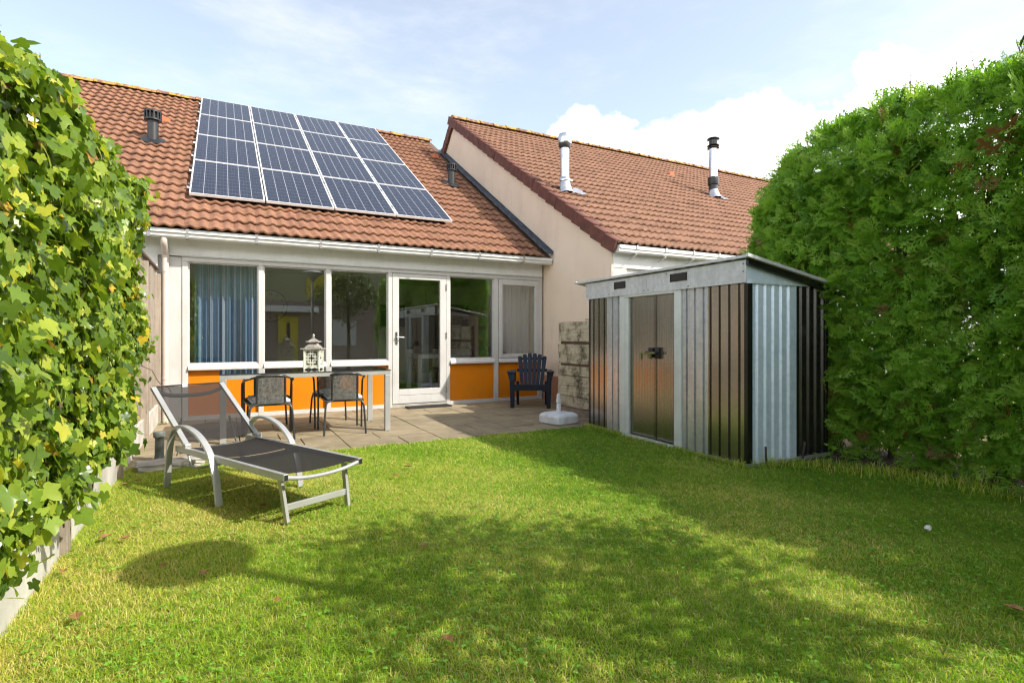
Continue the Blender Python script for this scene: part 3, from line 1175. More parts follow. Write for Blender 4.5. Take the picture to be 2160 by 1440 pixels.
# ------------------------------------------------------------------ neighbouring house
nb = thing('neighbouring_house', 'neighbouring house with a blank pale pink gable wall and two steel flues', 'house', (0, 0, 0))
NY, NEY, NEZ, NRY = 6.92, 6.74, 2.64, 13.62
NRZ = NEZ + K * (NRY - NEY)
BK = 0.95
m = MB()
m.prism([(NY, 0), (NY, NEZ + K * (NY - NEY) - 0.09), (NRY, NRZ - 0.10), (NRY + 4.0, NRZ - 0.10 - BK * 4.0), (NRY + 4.0, 0)], 'x', XW, XW + 0.30)
m.build('gable_wall', 'pink_render', nb)
MB().box(XW - 0.012, XW, NY + 0.02, D - 0.04, 0, 0.46).build('plinth', 'terracotta', nb)
m = MB()
m.box(XW + 0.30, 19, NY + 0.05, NY + 0.25, 0, 2.6)
m.build('wall', 'white_paint', nb)
m = MB()
m.box(XW + 0.03, 19, NY - 0.01, NY + 0.05, 2.30, 2.62)
m.box(XW + 0.03, 19, NY - 0.20, NY - 0.01, 2.58, 2.62)
m.build('fascia', 'fascia_paint', nb)
m = MB()
m.box(XW + 0.02, XW + 0.60, NY - 0.005, NY + 0.05, 0, 2.24)
m.build('wall_panel', 'white_paint', nb)
for i in range(6):
    m = MB()
    x0 = XW + 0.66 + i * 1.0
    for a, b, c, d in ((x0, x0 + .07, .8, 2.26), (x0 + .93, x0 + 1.0, .8, 2.26), (x0 + .07, x0 + .93, .8, .88), (x0 + .07, x0 + .93, 2.19, 2.26)):
        m.box(a, b, NY - 0.01, NY + 0.05, c, d)
    w = m.build('window', 'white_paint', nb)
    MB().box(x0 + .07, x0 + .93, NY + 0.02, NY + 0.026, .88, 2.19).build('pane', 'glass', w)
m = MB()
m.prism([(NEY + 0.06, NEZ), (NRY, NRZ - 0.0), (NRY + 4.2, NRZ - 0.0 - BK * 4.2), (NRY + 4.2, NRZ - 0.16 - BK * 4.2), (NRY, NRZ - 0.18), (NEY + 0.06, NEZ - 0.06)], 'x', XW - 0.02, 19.0)
nroof = m.build('roof', 'brown_wood', nb)
lay_tiles(nroof, XW - 0.03, 45, NEY, NEZ, 24, 'tile_pale')
ridge_tiles(nroof, XW - 0.06, 34, NRY, NRZ + 0.03)
# verge tiles down both slopes of the gable
vm_ = MB()
vm_.box(-0.035, 0.0, 0, 0.350, -0.150, 0.058)
vm_.box(0.0, 0.16, 0, 0.350, 0.040, 0.060)
v_me = vm_.mesh('verge_tile', 'verge')
nv = int((NRY - NEY) / CA / TE)
for i in range(nv + 1):
    s = i * TE
    o = bpy.data.objects.new('verge_tile', v_me)
    COL.objects.link(o)
    o.parent = nroof
    o.location = (XW - 0.035 + random.uniform(-.006, .004), NEY + s * CA, NEZ + s * SA)
    o.rotation_euler = (ANG - 0.075 + random.uniform(-.015, .015), random.uniform(-.03, .03), random.uniform(-.02, .02))
bang = math.atan(BK)
vb_me = MB().box(0.0, 0.035, 0, 0.350, -0.150, 0.058).mesh('verge_tile', 'verge')
for i in range(5):
    s = (i + 1) * TE
    o = bpy.data.objects.new('verge_tile', vb_me)
    COL.objects.link(o)
    o.parent = nroof
    cb, sb = math.cos(bang + 0.06), math.sin(bang + 0.06)
    o.matrix_local = Matrix(((-1, 0, 0, XW - 0.035), (0, -cb, sb, NRY + s * math.cos(bang)), (0, sb, cb, NRZ + 0.02 - s * math.sin(bang)), (0, 0, 0, 1)))
ng = gutter(XW + 0.0, 19, NEY - 0.02, 2.635, nb)
for i in range(12):
    x = XW + 0.35 + i * 0.62
    m = MB()
    m.box(x - 0.014, x + 0.014, NEY - 0.030, NEY + 0.125, 2.512, 2.518)
    m.box(x - 0.014, x + 0.014, NEY - 0.034, NEY - 0.026, 2.58, 2.645)
    m.bar((x, NEY + 0.0, 2.50), (x, NEY + 0.17, 2.44), 0.02, 0.008)
    m.build('gutter_bracket', 'steel', ng)


def flue(x, y, h, r, style, label):
    z = roof_z(y, NEY, NEZ)
    f = MB()
    f.tube([(x, y, z - 0.1), (x, y, z + h * 0.86)], r, 18)
    o = f.build('flue', 'steel', nb, smooth=40, label=label)
    c = MB()
    if style == 0:
        c.lathe([(r * 1.45, h * 0.83), (r * 1.5, h * 0.84), (r * 1.5, h * 0.98), (r * 1.42, h), (0.01, h)], (x, y, z), 20)
        c.build('cap', 'steel', o, smooth=40)
        b = MB()
        b.lathe([(r * 1.18, h * 0.76), (r * 1.38, h * 0.80), (r * 1.38, h * 0.828)], (x, y, z), 20)
        b.build('cap_ring', 'black_plastic', o, smooth=40)
        b = MB()
        b.lathe([(r * 1.25, h * 0.20), (r * 1.3, h * 0.23), (r * 1.1, h * 0.26)], (x, y, z), 18)
        b.bar((x + r, y - 0.02, z + h * 0.24), (x + r * 1.9, y - 0.02, z + h * 0.22), 0.03, 0.02)
        b.build('clamp_ring', 'steel', o, smooth=40)
    else:
        for k, (z0, z1, rr) in enumerate(((0.965, 1.0, 1.55), (0.86, 0.885, 1.55), (0.82, 0.845, 1.5))):
            c.lathe([(r * rr * .6, h * z0), (r * rr, h * (z0 * .5 + z1 * .5)), (r * rr * .9, h * z1)], (x, y, z), 20)
        c.lathe([(r * 1.05, h * 0.83), (r * 1.05, h * 0.97)], (x, y, z), 18)
        c.build('cap', 'shed_black', o, smooth=40)
        b = MB()
        b.lathe([(r * 1.3, h * 0.22), (r * 1.35, h * 0.23), (r * 1.35, h * 0.34), (r * 1.15, h * 0.35)], (x, y, z), 18)
        b.lathe([(r * 1.12, -0.05), (r * 1.08, h * 0.22)], (x, y, z), 18)
        b.build('storm_collar', 'black_plastic', o, smooth=40)
    s = MB()
    s.sheet([[(x + 0.06 + i * 0.085 + j * 0.03, y - 0.16 + j * 0.10, roof_z(y - 0.16 + j * 0.10, NEY, NEZ) + 0.075 + 0.02 * math.sin(i * 2 + j)) for i in range(5)] for j in range(4)])
    s.tube([(x, y - 0.05, z - 0.02), (x, y, z + 0.22)], [r * 1.6, r * 1.05], 16, False)
    s.build('flashing_plate', 'galv', o, smooth=60)

flue(5.87, 8.86, 1.14, 0.086, 0, 'shiny steel flue with plain round cap near the gable edge')
flue(11.5, 10.26, 1.58, 0.105, 1, 'tall steel flue with ringed dark cap and black base')
vent_tile(nroof, 11.5, 11.75, roof_z(11.75, NEY, NEZ))

# ------------------------------------------------------------------ inside the house
def curtain(name, label, x0, x1, y, z0, z1, folds, amp, mat):
    rows = []
    n = folds * 8
    me = MB()
    for z, s in ((z0, 1.0), (z0 + (z1 - z0) * 0.5, 0.9), (z1, 0.75)):
        rows.append([(x0 + (x1 - x0) * i / n, y + amp * s * math.sin(2 * math.pi * folds * i / n + 0.7 * math.sin(i * 0.37)), z) for i in range(n + 1)])
    me.sheet(rows)
    o = me.build(name, mat, smooth=80)
    return tag(o, label, 'curtain')


curtain('curtain', 'blue and white pleated curtain drawn behind the leftmost window pane', -0.36, 0.50, D + 0.36, 0.25, 2.30, 11, 0.045, 'curtain_blue')
curtain('curtain', 'plain grey curtain closed behind the narrow casement window', 4.50, 5.36, D + 0.34, 0.30, 2.28, 9, 0.035, 'curtain_grey')

ck = thing('wall_clock', 'large round pale clock hanging on the living room wall behind glass', 'clock', (0.93, 12.98, 1.86))
m = MB()
m.lathe([(0.33, -0.02), (0.33, 0.0)], (0, 0, 0), 40)
o = m.build('face', simple('clock_face', (0.85, 0.80, 0.66), (0.78, 0.72, 0.58), 4, 0.7), ck)
o.rotation_euler = (R(90), 0, 0)
m = MB()
prof = [(0.33, -0.03), (0.345, -0.03), (0.345, 0.015), (0.33, 0.015)]
m.lathe(prof, (0, 0, 0), 40)
m.f = [q for q in m.f if len(q) == 4]
o = m.build('rim', 'dark_stone', ck)
o.rotation_euler = (R(90), 0, 0)
NUM = ['12', '1', '2', '3', '4', '5', '6', '7', '8', '9', '10', '11']
for i, s in enumerate(NUM):
    cu = bpy.data.curves.new('numeral', 'FONT')
    cu.body = s
    cu.size = 0.085
    cu.align_x, cu.align_y = 'CENTER', 'CENTER'
    cu.extrude = 0.002
    tmp = bpy.data.objects.new('numeral_text', cu)
    me = bpy.data.meshes.new_from_object(tmp)
    bpy.data.objects.remove(tmp)
    bpy.data.curves.remove(cu)
    me.materials.clear()
    me.materials.append(MAT['dark_stone'])
    o = bpy.data.objects.new('numeral', me)
    COL.objects.link(o)
    o.parent = ck
    an = R(90 - 30 * i)
    o.location = (0.265 * math.cos(an), -0.006, 0.265 * math.sin(an))
    o.rotation_euler = (R(90), 0, 0)
for nm, L, an in (('hour_hand', 0.15, 63), ('minute_hand', 0.23, 268)):
    m = MB()
    m.bar((0, -0.008, 0), (L * math.cos(R(an)), -0.008, L * math.sin(R(an))), 0.004, 0.016, (0, 1, 0))
    m.build(nm, 'dark_stone', ck)

kt = thing('kitchen_unit', 'pale fitted kitchen with tall oven cupboard and wall cupboards seen through the door', 'kitchen', (0, 0, 0))
m = MB()
m.box(3.15, 3.82, 12.45, 12.98, 0.10, 2.42)
tall = m.build('tall_cupboard', 'cabinet', kt, bevel=0.004)
ov = MB()
ov.box(3.20, 3.77, 12.43, 12.449, 1.42, 1.92)
ovn = ov.build('oven', 'dark_stone', kt, label='black built in oven')
MB().box(3.22, 3.75, 12.405, 12.429, 1.80, 1.815).build('handle', 'steel', ovn)
for i in range(3):
    x0 = 3.83 + i * 0.54
    MB().box(x0, x0 + 0.53, 12.62, 12.98, 1.75 if i < 2 else 1.98, 2.42).build('wall_cupboard', 'cabinet', kt, bevel=0.004)
    MB().box(x0, x0 + 0.53, 12.42, 12.98, 0.10, 0.90).build('base_cupboard', 'cabinet', kt, bevel=0.004)
MB().box(3.82, 5.42, 12.40, 12.98, 0.902, 0.94).build('worktop', 'dark_stone', kt)
MB().box(3.83, 5.42, 12.965, 12.985, 0.945, 1.74).build('splashback', 'grey_fabric', kt)
hm = MB()
hm.prism([(12.45, 1.62), (12.52, 1.97), (12.96, 1.97), (12.96, 1.62)], 'x', 4.92, 5.40)
hm.build('cooker_hood', 'dark_stone', kt)

dt = thing('dining_table', 'white dining table standing just inside the glazed door', 'table', (0, 0, 0))
MB().box(3.40, 4.62, 10.35, 11.15, 0.76, 0.84).build('tabletop', 'white_paint', dt, bevel=0.004)
for x in (3.41, 4.53):
    for y in (10.36, 11.06):
        MB().box(x, x + 0.08, y, y + 0.08, 0.02, 0.759).build('leg', 'white_paint', dt)


def dining_chair(x, y, rz, label):
    t = thing('dining_chair', label, 'chair', (x, y, 0.02), rz, 'padded chairs at the dining table')
    MB().box(-0.22, 0.22, -0.22, 0.22, 0.40, 0.50).build('seat', 'grey_fabric', t, bevel=0.02)
    MB().box(-0.22, 0.22, 0.19, 0.27, 0.50, 0.97).build('backrest', 'grey_fabric', t, bevel=0.025)
    for a in (-0.2, 0.16):
        for b in (-0.2, 0.18):
            MB().box(a, a + 0.04, b, b + 0.04, 0, 0.399).build('leg', 'brown_wood', t)
    return t


dining_chair(3.95, 11.42, 0, 'padded grey chair behind the dining table opposite the door glass')
dining_chair(4.55, 10.15, R(180), 'padded grey chair nearest the fixed window beside the door')
dining_chair(5.05, 10.65, R(-90), 'padded grey chair at the far end of the dining table')

# ------------------------------------------------------------------ board fence on the left
FX = -0.80
fence = thing('board_fence', 'grey weathered board fence on concrete planks half hidden by ivy', 'fence', (FX, 0, 0))
bm_ = MB().box(-0.022, 0.0, 0.0, 0.138, 0.27, 2.11).mesh('fence_board', 'fence_board')
fposts = [0.15, 1.98, 3.81, 5.64, 7.47, 8.96]
y = 0.20
while y < 8.82:
    o = bpy.data.objects.new('fence_board', bm_)
    COL.objects.link(o)
    o.parent = fence
    o.location = (random.uniform(-.012, 0.004), y, random.uniform(-.006, .006))
    o.rotation_euler = (random.uniform(-.003, .003), 0, random.uniform(-.03, .03))
    y += 0.143
for i, py in enumerate(fposts):
    MB().box(-0.05, 0.055, py - 0.045, py + 0.045, 0, 2.06).build('fence_post', 'fence_board' if i != 3 else 'fence_board', fence, bevel=0.004)
    if i < len(fposts) - 1:
        MB().box(-0.03, 0.022, py + 0.047, fposts[i + 1] - 0.047, -0.02, 0.262).build('concrete_plank', 'concrete_pale', fence, bevel=0.006)
MB().box(-0.055, 0.03, 0.10, 8.99, 2.118, 2.145).build('cap_rail', 'brown_wood', fence, bevel=0.004)

# ------------------------------------------------------------------ ivy on the fence
ivy = thing('ivy', 'thick climbing ivy with some yellowing leaves covering the fence', 'ivy', (0, 0, 0))
_rr = [1.0, .74, .50, .62, .70, .52, .47, .55, .48, .33]
_th = [R(18 * k) for k in range(10)]
_out = [(math.sin(a) * r, math.cos(a) * r) for a, r in zip(_th, _rr)] + [(0.0, -0.10)]
_out = _out + [(-x, y) for x, y in reversed(_out[1:-1])]
LT = np.array([(0, 0.10, 0.05)] + [(x, y, 0.07 - 0.16 * (x * x + y * y) + 0.07 * abs(x)) for x, y in _out]) + np.array([0, 0.12, 0])
LF = np.array([(0, k + 1, (k + 1) % len(_out) + 1) for k in range(len(_out))])


def ivy_top(y):
    return np.interp(y, [1.0, 2.2, 2.65, 3.2, 3.5, 4.2, 5.4, 6.0, 6.7], [2.1, 2.14, 2.20, 2.36, 2.30, 2.33, 2.40, 2.26, 1.9]) + 0.03 * np.sin(y * 5.1) + 0.02 * np.sin(y * 13)


IVB = ([1.0, 2.2, 2.7, 3.2, 3.8, 4.6, 5.1, 5.8, 6.2, 6.7], [0.37, 0.38, 0.40, 0.41, 0.43, 0.52, 0.68, 1.00, 1.40, 1.7])


def ivy_bottom(y):
    return np.interp(y, IVB[0], IVB[1]) + 0.05 * np.sin(y * 7) + 0.03 * np.sin(y * 17)


def ivy_depth(y, z):
    return 0.15 + 0.05 * np.sin(y * 3.1 + z * 2) + 0.05 * np.sin(z * 4.3 - y * 1.7) + 0.035 * np.sin(y * 9 + z * 6) - 0.09 * np.clip((y - 4.9) / 0.9, 0, 1) - 0.05 * np.clip((z - 1.9) / .6, 0, 1) * (y < 3.6)


N = 22500
yy = RNG.uniform(1.0, 6.75, N)
yend = 6.62 - 0.25 * np.sin(RNG.uniform(0, 6.28, N)) * 0.5
zt, zb = ivy_top(yy), ivy_bottom(yy)
zz = zb + (zt - zb) * RNG.uniform(0, 1, N) ** 0.95
edge_y = np.interp(zz, [0.4, 0.7, 1.0, 1.5, 2.05, 2.45], [4.9, 5.3, 5.7, 6.0, 5.75, 5.35]) + 0.10 * np.sin(zz * 7.3) + RNG.normal(0, 0.08, N)
keep = yy < edge_y
yy, zz = yy[keep], zz[keep]
N = len(yy)
lay = RNG.uniform(0, 1, N) ** 0.6
xx = FX + 0.02 + ivy_depth(yy, zz) * (0.15 + 0.85 * lay) + RNG.normal(0, 0.024, N) + np.where(RNG.uniform(0, 1, N) < 0.05, RNG.uniform(0.03, 0.11, N), 0)
# leaves on the crest and over the top
Nt = 3400
yt = RNG.uniform(1.0, 5.85, Nt)
tt = RNG.uniform(-0.25, 0.22, Nt)
xt = FX + tt
ztp = ivy_top(yt) + 0.02 + RNG.normal(0, 0.03, Nt) - 1.6 * np.clip(tt, -1, 1) ** 2
up_mask = np.concatenate([np.zeros(N, bool), np.ones(Nt, bool)])
pos = np.concatenate([np.stack([xx, yy, zz], 1), np.stack([xt, yt, ztp], 1)])
N = len(pos)
nrm = np.stack([RNG.normal(0.80, 0.45, N), RNG.normal(-0.05, 0.62, N), RNG.normal(0.45, 0.48, N)], 1)
nrm[up_mask] = np.stack([RNG.normal(0.3, 0.5, Nt), RNG.normal(0, 0.5, Nt), RNG.normal(0.9, 0.3, Nt)], 1)
dirn = np.stack([RNG.normal(0.25, 0.3, N), RNG.normal(0.0, 0.55, N), RNG.normal(-0.8, 0.4, N)], 1)
X, Y, Z = basis(dirn, norm(nrm))
size = np.clip(RNG.lognormal(math.log(0.0425), 0.36, N), 0.018, 0.076) * np.interp(pos[:, 1], [1.5, 3.4], [0.74, 1.0])
tone = np.clip(RNG.normal(0.35, 0.23, N), 0.02, 0.86)
tone = np.where(RNG.uniform(0, 1, N) < 0.035, RNG.uniform(0.86, 1.0, N), tone)
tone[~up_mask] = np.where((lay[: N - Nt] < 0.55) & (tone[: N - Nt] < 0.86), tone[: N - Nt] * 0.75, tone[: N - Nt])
# the 300 outer leaves that show largest are objects
dist = pos[:, 0] * _s + pos[:, 1] * _c
outer = np.concatenate([lay > 0.8, np.zeros(Nt, bool)])
vis = np.array([in_view(*p, -0.01) for p in pos]) & outer
score = np.where(vis, size / dist, 0)
best = np.argsort(-score)[:300]
sel = np.zeros(N, bool)
sel[best] = True
V, F, T = scatter(LT, LF, pos[~sel], X[~sel], Y[~sel], Z[~sel], size[~sel], tone[~sel])
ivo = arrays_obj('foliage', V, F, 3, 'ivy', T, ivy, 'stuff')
ivo.data.polygons.foreach_set('use_smooth', [True] * len(ivo.data.polygons))
leaf_me = []
for k in range(12):
    tv = 0.14 + 0.06 * k
    me = bpy.data.meshes.new('leaf')
    jit = LT + np.random.default_rng(k).normal(0, 0.03, LT.shape) * np.array([1, 1, 0.8])
    me.from_pydata(jit.tolist(), [], LF.tolist())
    a = me.attributes.new('tone', 'FLOAT', 'FACE')
    a.data.foreach_set('value', np.full(len(LF), tv, dtype=np.float32))
    me.materials.append(MAT['ivy'])
    me.polygons.foreach_set('use_smooth', [True] * len(me.polygons))
    leaf_me.append(me)
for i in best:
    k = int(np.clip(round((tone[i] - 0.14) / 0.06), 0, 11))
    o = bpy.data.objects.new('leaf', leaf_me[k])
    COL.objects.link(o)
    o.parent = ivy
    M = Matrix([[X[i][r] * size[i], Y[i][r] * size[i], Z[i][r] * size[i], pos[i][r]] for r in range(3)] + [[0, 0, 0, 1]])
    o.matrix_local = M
# woody stems and dead twigs
tw = MB()
for i in range(85):
    y0 = random.uniform(2.2, 6.2)
    z0 = float(ivy_bottom(np.array(y0))) * random.uniform(0.2, 1.0) if i % 2 else random.uniform(0.3, 2.3)
    pts = [(FX + 0.03 + random.uniform(0, .03), y0, z0)]
    d = Vector((random.uniform(0.0, 0.06), random.uniform(-.2, .2), random.uniform(0.1, 0.3)))
    for k in range(4):
        p = Vector(pts[-1]) + d
        p.x = min(max(p.x, FX + 0.02), FX + 0.10)
        p.z = min(p.z, float(ivy_top(np.array(p.y))) - 0.12)
        pts.append(tuple(p))
        d += Vector((random.uniform(-.03, .03), random.uniform(-.12, .12), random.uniform(-.08, .05)))
    tw.tube(pts, [0.005, 0.0045, 0.004, 0.003, 0.0015], 5)
for yz in ((6.15, 0.95),):
    p = Vector((FX + 0.08, yz[0], yz[1]))
    for k in range(6):
        q = p + Vector((random.uniform(.02, .08), random.uniform(.05, .14), random.uniform(-.15, -.02)))
        tw.tube([p, q], 0.004, 5)
        p = q
tw.build('stem', 'twig', ivy, fix=False)

# ------------------------------------------------------------------ conifer hedge on the right
hedge = thing('conifer_hedge', 'tall clipped green conifer hedge behind the metal shed', 'hedge', (0, 0, 0))


def spray_template(seed):
    g = random.Random(seed)
    vs, fs = [], []

    def strip(p, q, w):
        p, q = Vector(p), Vector(q)
        d = (q - p).normalized()
        s = Vector((-d.y, d.x, 0)) * w
        o = len(vs)
        mid = p.lerp(q, .5) + Vector((0, 0, .012))
        vs.extend([tuple(p), tuple(mid + s), tuple(q), tuple(mid - s)])
        fs.extend([(o, o + 1, o + 3), (o + 1, o + 2, o + 3)])
    strip((0, 0, 0), (0.03, 1.0, -0.05), 0.03)
    n = 6
    for i in range(n):
        t = 0.06 + 0.80 * i / (n - 1)
        for sd_ in (-1, 1):
            if g.random() < 0.10:
                continue
            ln = (0.52 * (1 - t) + 0.18) * g.uniform(0.8, 1.2)
            an = R(g.uniform(32, 52)) * sd_
            b = Vector((0.03 * t, t + (0.04 if sd_ > 0 else 0), -0.05 * t))
            e = b + Vector((math.sin(an) * ln, math.cos(an) * ln, -0.10 * ln + g.uniform(-.04, .04)))
            strip(b, e, 0.040)
            for tt_, s2 in ((0.28, 1), (0.45, -1), (0.66, 1)):
                if i == n - 1 and tt_ > 0.5:
                    continue
                l2 = ln * (0.55 - 0.40 * tt_)
                a2 = an + R(g.uniform(28, 46)) * s2 * sd_
                c = b.lerp(e, tt_)
                strip(c, c + Vector((math.sin(a2) * l2, math.cos(a2) * l2, -0.06 * l2)), 0.036)
    return np.array(vs), np.array(fs)


SPR = [spray_template(k) for k in range(4)]
HX, HT, HEND = 5.42, 3.36, 4.46


def hedge_face(y, z):
    """garden-side face: rounded over at the top and at the far end"""
    b = 0.05 * np.sin(y * 1.7 + z * 1.9) + 0.05 * np.sin(y * 3.1 - z * 3.7) + 0.04 * np.sin(y * 7 + z * 8)
    r = 0.55 * np.clip((z - 2.75) / 0.7, 0, 1) ** 2.2
    e = 0.45 * np.clip((y - 3.7) / 0.65, 0, 1) ** 2.2
    foot = 0.12 * np.clip((0.5 - z) / 0.5, 0, 1)
    return HX + b + r + e + foot


NS = 21500
y1 = RNG.uniform(-3.2, HEND + 0.08, NS)
z1 = 0.06 + (HT + 0.06 - 0.06) * RNG.uniform(0, 1, NS) ** 1.14
low = z1 < 0.17 + 0.09 * np.sin(y1 * 4.3 + 1.0) + 0.07 * np.sin(y1 * 9.7)
k1 = ~(low & (RNG.uniform(0, 1, NS) < 0.8))
k1 &= y1 < HEND + 0.08 - 0.70 * np.clip((z1 - 2.45) / .9, 0, 1) ** 2
y1, z1 = y1[k1], z1[k1]
NS = len(y1)
dp_ = RNG.uniform(0, 1, NS) ** 1.6
x1 = hedge_face(y1, z1) + 0.26 * dp_ - 0.02
n1 = np.stack([np.full(NS, -1.0), 0.6 * np.clip((y1 - 3.8) / .5, 0, 1), 0.9 * np.clip((z1 - 2.95) / .4, 0, 1)], 1)
# end cap, crest, back face
NE = 1700
ang = RNG.uniform(0, 1, NE)
x2 = HX + 0.3 + 0.75 * ang
z2 = 0.3 + (HT - 0.35) * RNG.uniform(0, 1, NE)
y2 = HEND + 0.06 - 0.5 * np.abs(ang - .35) ** 2 + 0.07 * np.sin(z2 * 4) - 0.70 * np.clip((z2 - 2.45) / .9, 0, 1) ** 2
n2 = np.stack([ang - 0.5, np.ones(NE), 0 * ang], 1)
NC = 2600
x3 = HX + RNG.uniform(0.10, 1.1, NC)
y3 = RNG.uniform(-3.2, HEND - 0.68, NC)
z3 = HT + 0.03 * np.sin(y3 * 5) + RNG.normal(0, .03, NC) - 0.9 * np.clip(np.abs(x3 - HX - .6) - .3, 0, 1) ** 1.5
n3 = np.stack([0.3 * (x3 - HX - .6), np.zeros(NC), np.ones(NC)], 1)
NB = 2000
y4 = RNG.uniform(-3.2, HEND, NB)
z4 = RNG.uniform(0.5, HT, NB)
x4 = HX + 1.15 + 0.06 * np.sin(y4 * 3 + z4 * 2) - RNG.uniform(0, .3, NB)
n4 = np.stack([np.ones(NB), np.zeros(NB), np.zeros(NB)], 1)
# thinner dark growth deep inside
NI = 3800
y5 = RNG.uniform(-3.2, HEND - .2, NI)
z5 = RNG.uniform(0.22, HT - 0.35, NI)
x5 = HX + RNG.uniform(0.22, 0.75, NI)
n5 = RNG.normal(0, 1, (NI, 3))
P = np.concatenate([np.stack(q, 1) for q in ((x1, y1, z1), (x2, y2, z2), (x3, y3, z3), (x4, y4, z4), (x5, y5, z5))])
NN = norm(np.concatenate([n1, n2, n3, n4, n5]))
N = len(P)
out_w = np.concatenate([np.full(NS, .55), np.full(NE, .6), np.full(NC, .55), np.full(NB, .6), np.full(NI, .3)])
d = NN * out_w[:, None] + RNG.normal(0, 0.45, (N, 3)) + np.array([-0.05, 0, 0.20])
d[:, 2] -= 0.35 * np.clip((0.8 - P[:, 2]) / 0.6, 0, 1)
pl = NN * 0.75 + np.array([0, 0, 0.5]) + RNG.normal(0, 0.42, (N, 3))
X, Y, Z = basis(d, norm(pl))
size = np.clip(RNG.lognormal(math.log(0.120), 0.30, N), 0.055, 0.22)
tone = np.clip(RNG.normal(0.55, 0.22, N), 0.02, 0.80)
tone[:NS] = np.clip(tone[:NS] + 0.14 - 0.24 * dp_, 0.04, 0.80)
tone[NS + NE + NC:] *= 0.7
brown = RNG.uniform(0, 1, N) < (0.008 + 0.07 * (P[:, 2] < 0.65))
size[-NI:] *= 2.3
size[NS + NE + NC:NS + NE + NC + NB] *= 1.5
tone[brown] = 1.0
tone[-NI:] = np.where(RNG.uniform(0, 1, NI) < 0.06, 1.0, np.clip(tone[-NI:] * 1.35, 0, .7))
kp = P[:, 1] < HEND + 0.12 - 0.70 * np.clip((P[:, 2] - 2.45) / .9, 0, 1) ** 2
kp &= ~((np.abs(P[:, 1] + 1.02) < 0.30) & (P[:, 2] > 2.45))  # notch shaped into the unseen hedge top to let a sun patch through
P, X, Y, Z, size, tone = P[kp], X[kp], Y[kp], Z[kp], size[kp], tone[kp]
N = len(P)
vi = RNG.integers(0, 4, N)
Vs, Fs, Ts, off = [], [], [], 0
for k in range(4):
    q = vi == k
    V, F, T = scatter(SPR[k][0], SPR[k][1], P[q], X[q], Y[q], Z[q], size[q], tone[q])
    Vs.append(V)
    Fs.append(F + off)
    Ts.append(T)
    off += len(V)
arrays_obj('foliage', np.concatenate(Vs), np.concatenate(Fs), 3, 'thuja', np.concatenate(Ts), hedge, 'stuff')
# stems, each a tree of the hedge
for i in range(16):
    y0 = -3.0 + i * 0.47 + random.uniform(-.08, .08)
    x0 = HX + 0.5 + random.uniform(-.06, .06)
    m = MB()
    for k in range(3):
        a_ = random.uniform(0, 6.28)
        m.tube([(x0 + .05 * math.cos(a_), y0 + .05 * math.sin(a_), -0.03), (x0 + .10 * math.cos(a_), y0 + .09 * math.sin(a_), 0.6), (x0 + .16 * math.cos(a_), y0 + .15 * math.sin(a_), 1.9), (x0 + .1 * math.cos(a_), y0 + .1 * math.sin(a_), 3.0)], [0.035, 0.028, 0.02, 0.006], 7)
    for k in range(8):
        z = random.uniform(0.15, 2.8)
        a_ = random.uniform(0, 6.28)
        m.tube([(x0, y0, z), (x0 + .24 * math.cos(a_), y0 + .24 * math.sin(a_), z + random.uniform(-.05, .2)), (x0 + .42 * math.cos(a_), y0 + .40 * math.sin(a_), z + random.uniform(0, .3))], [0.010, 0.007, 0.003], 5)
    m.build('trunk', 'bark', hedge, fix=False)
# wispy leaders above the clipped top
lt = MB()
for i in range(80):
    y0 = random.uniform(1.4, 3.75)
    x0 = HX + random.uniform(.2, .9)
    h = random.choice((0.15, 0.22, 0.30, 0.48)) * random.uniform(.6, 1.1)
    z0 = HT - 0.08
    p = Vector((x0, y0, z0))
    e = p + Vector((random.uniform(-.07, .07), random.uniform(-.07, .07), h))
    lt.tube([p, e], [0.0055, 0.002], 4)
    for k in range(7):
        c = p.lerp(e, random.uniform(0.3, 1))
        lt.tube([c, c + Vector((random.uniform(-.06, .06), random.uniform(-.06, .06), random.uniform(.01, .07)))], [0.004, 0.0015], 4)
lt.build('twig', 'twig', hedge, fix=False, kind='stuff')

# ------------------------------------------------------------------ lawn: blades and clover
gr = np.random.default_rng(5)


def in_lawn(x, y):
    ok = (x > -0.775) & (x < 5.62) & (y < 5.975 + 0.02 * np.sin(x * 9) + 0.012 * np.sin(x * 23))
    u = (x - 4.284) * 0.0367 + (y - 3.426) * 0.9993
    v = (x - 4.284) * 0.9993 - (y - 3.426) * 0.0367
    ok &= ~((u > -0.03) & (v > -0.02) & (u < 2.75))
    edge = np.interp(y, [-3.5, 1.6, 2.6, 3.2, 3.5], [5.62, 5.38, 5.2, 4.8, 4.3])
    ok &= (x < edge + 0.12 * np.sin(y * 6) + gr.normal(0, .10, len(x)))
    return ok


def fr_noise(x, y, s, ph):
    return (np.sin(x * s + ph) * np.sin(y * s * 1.13 + ph * 1.7) + 0.6 * np.sin(x * s * 2.3 - y * s * 1.1 + ph * 2.1) + 0.4 * np.sin(x * s * 4.1 + y * s * 3.7 + ph)) / 2


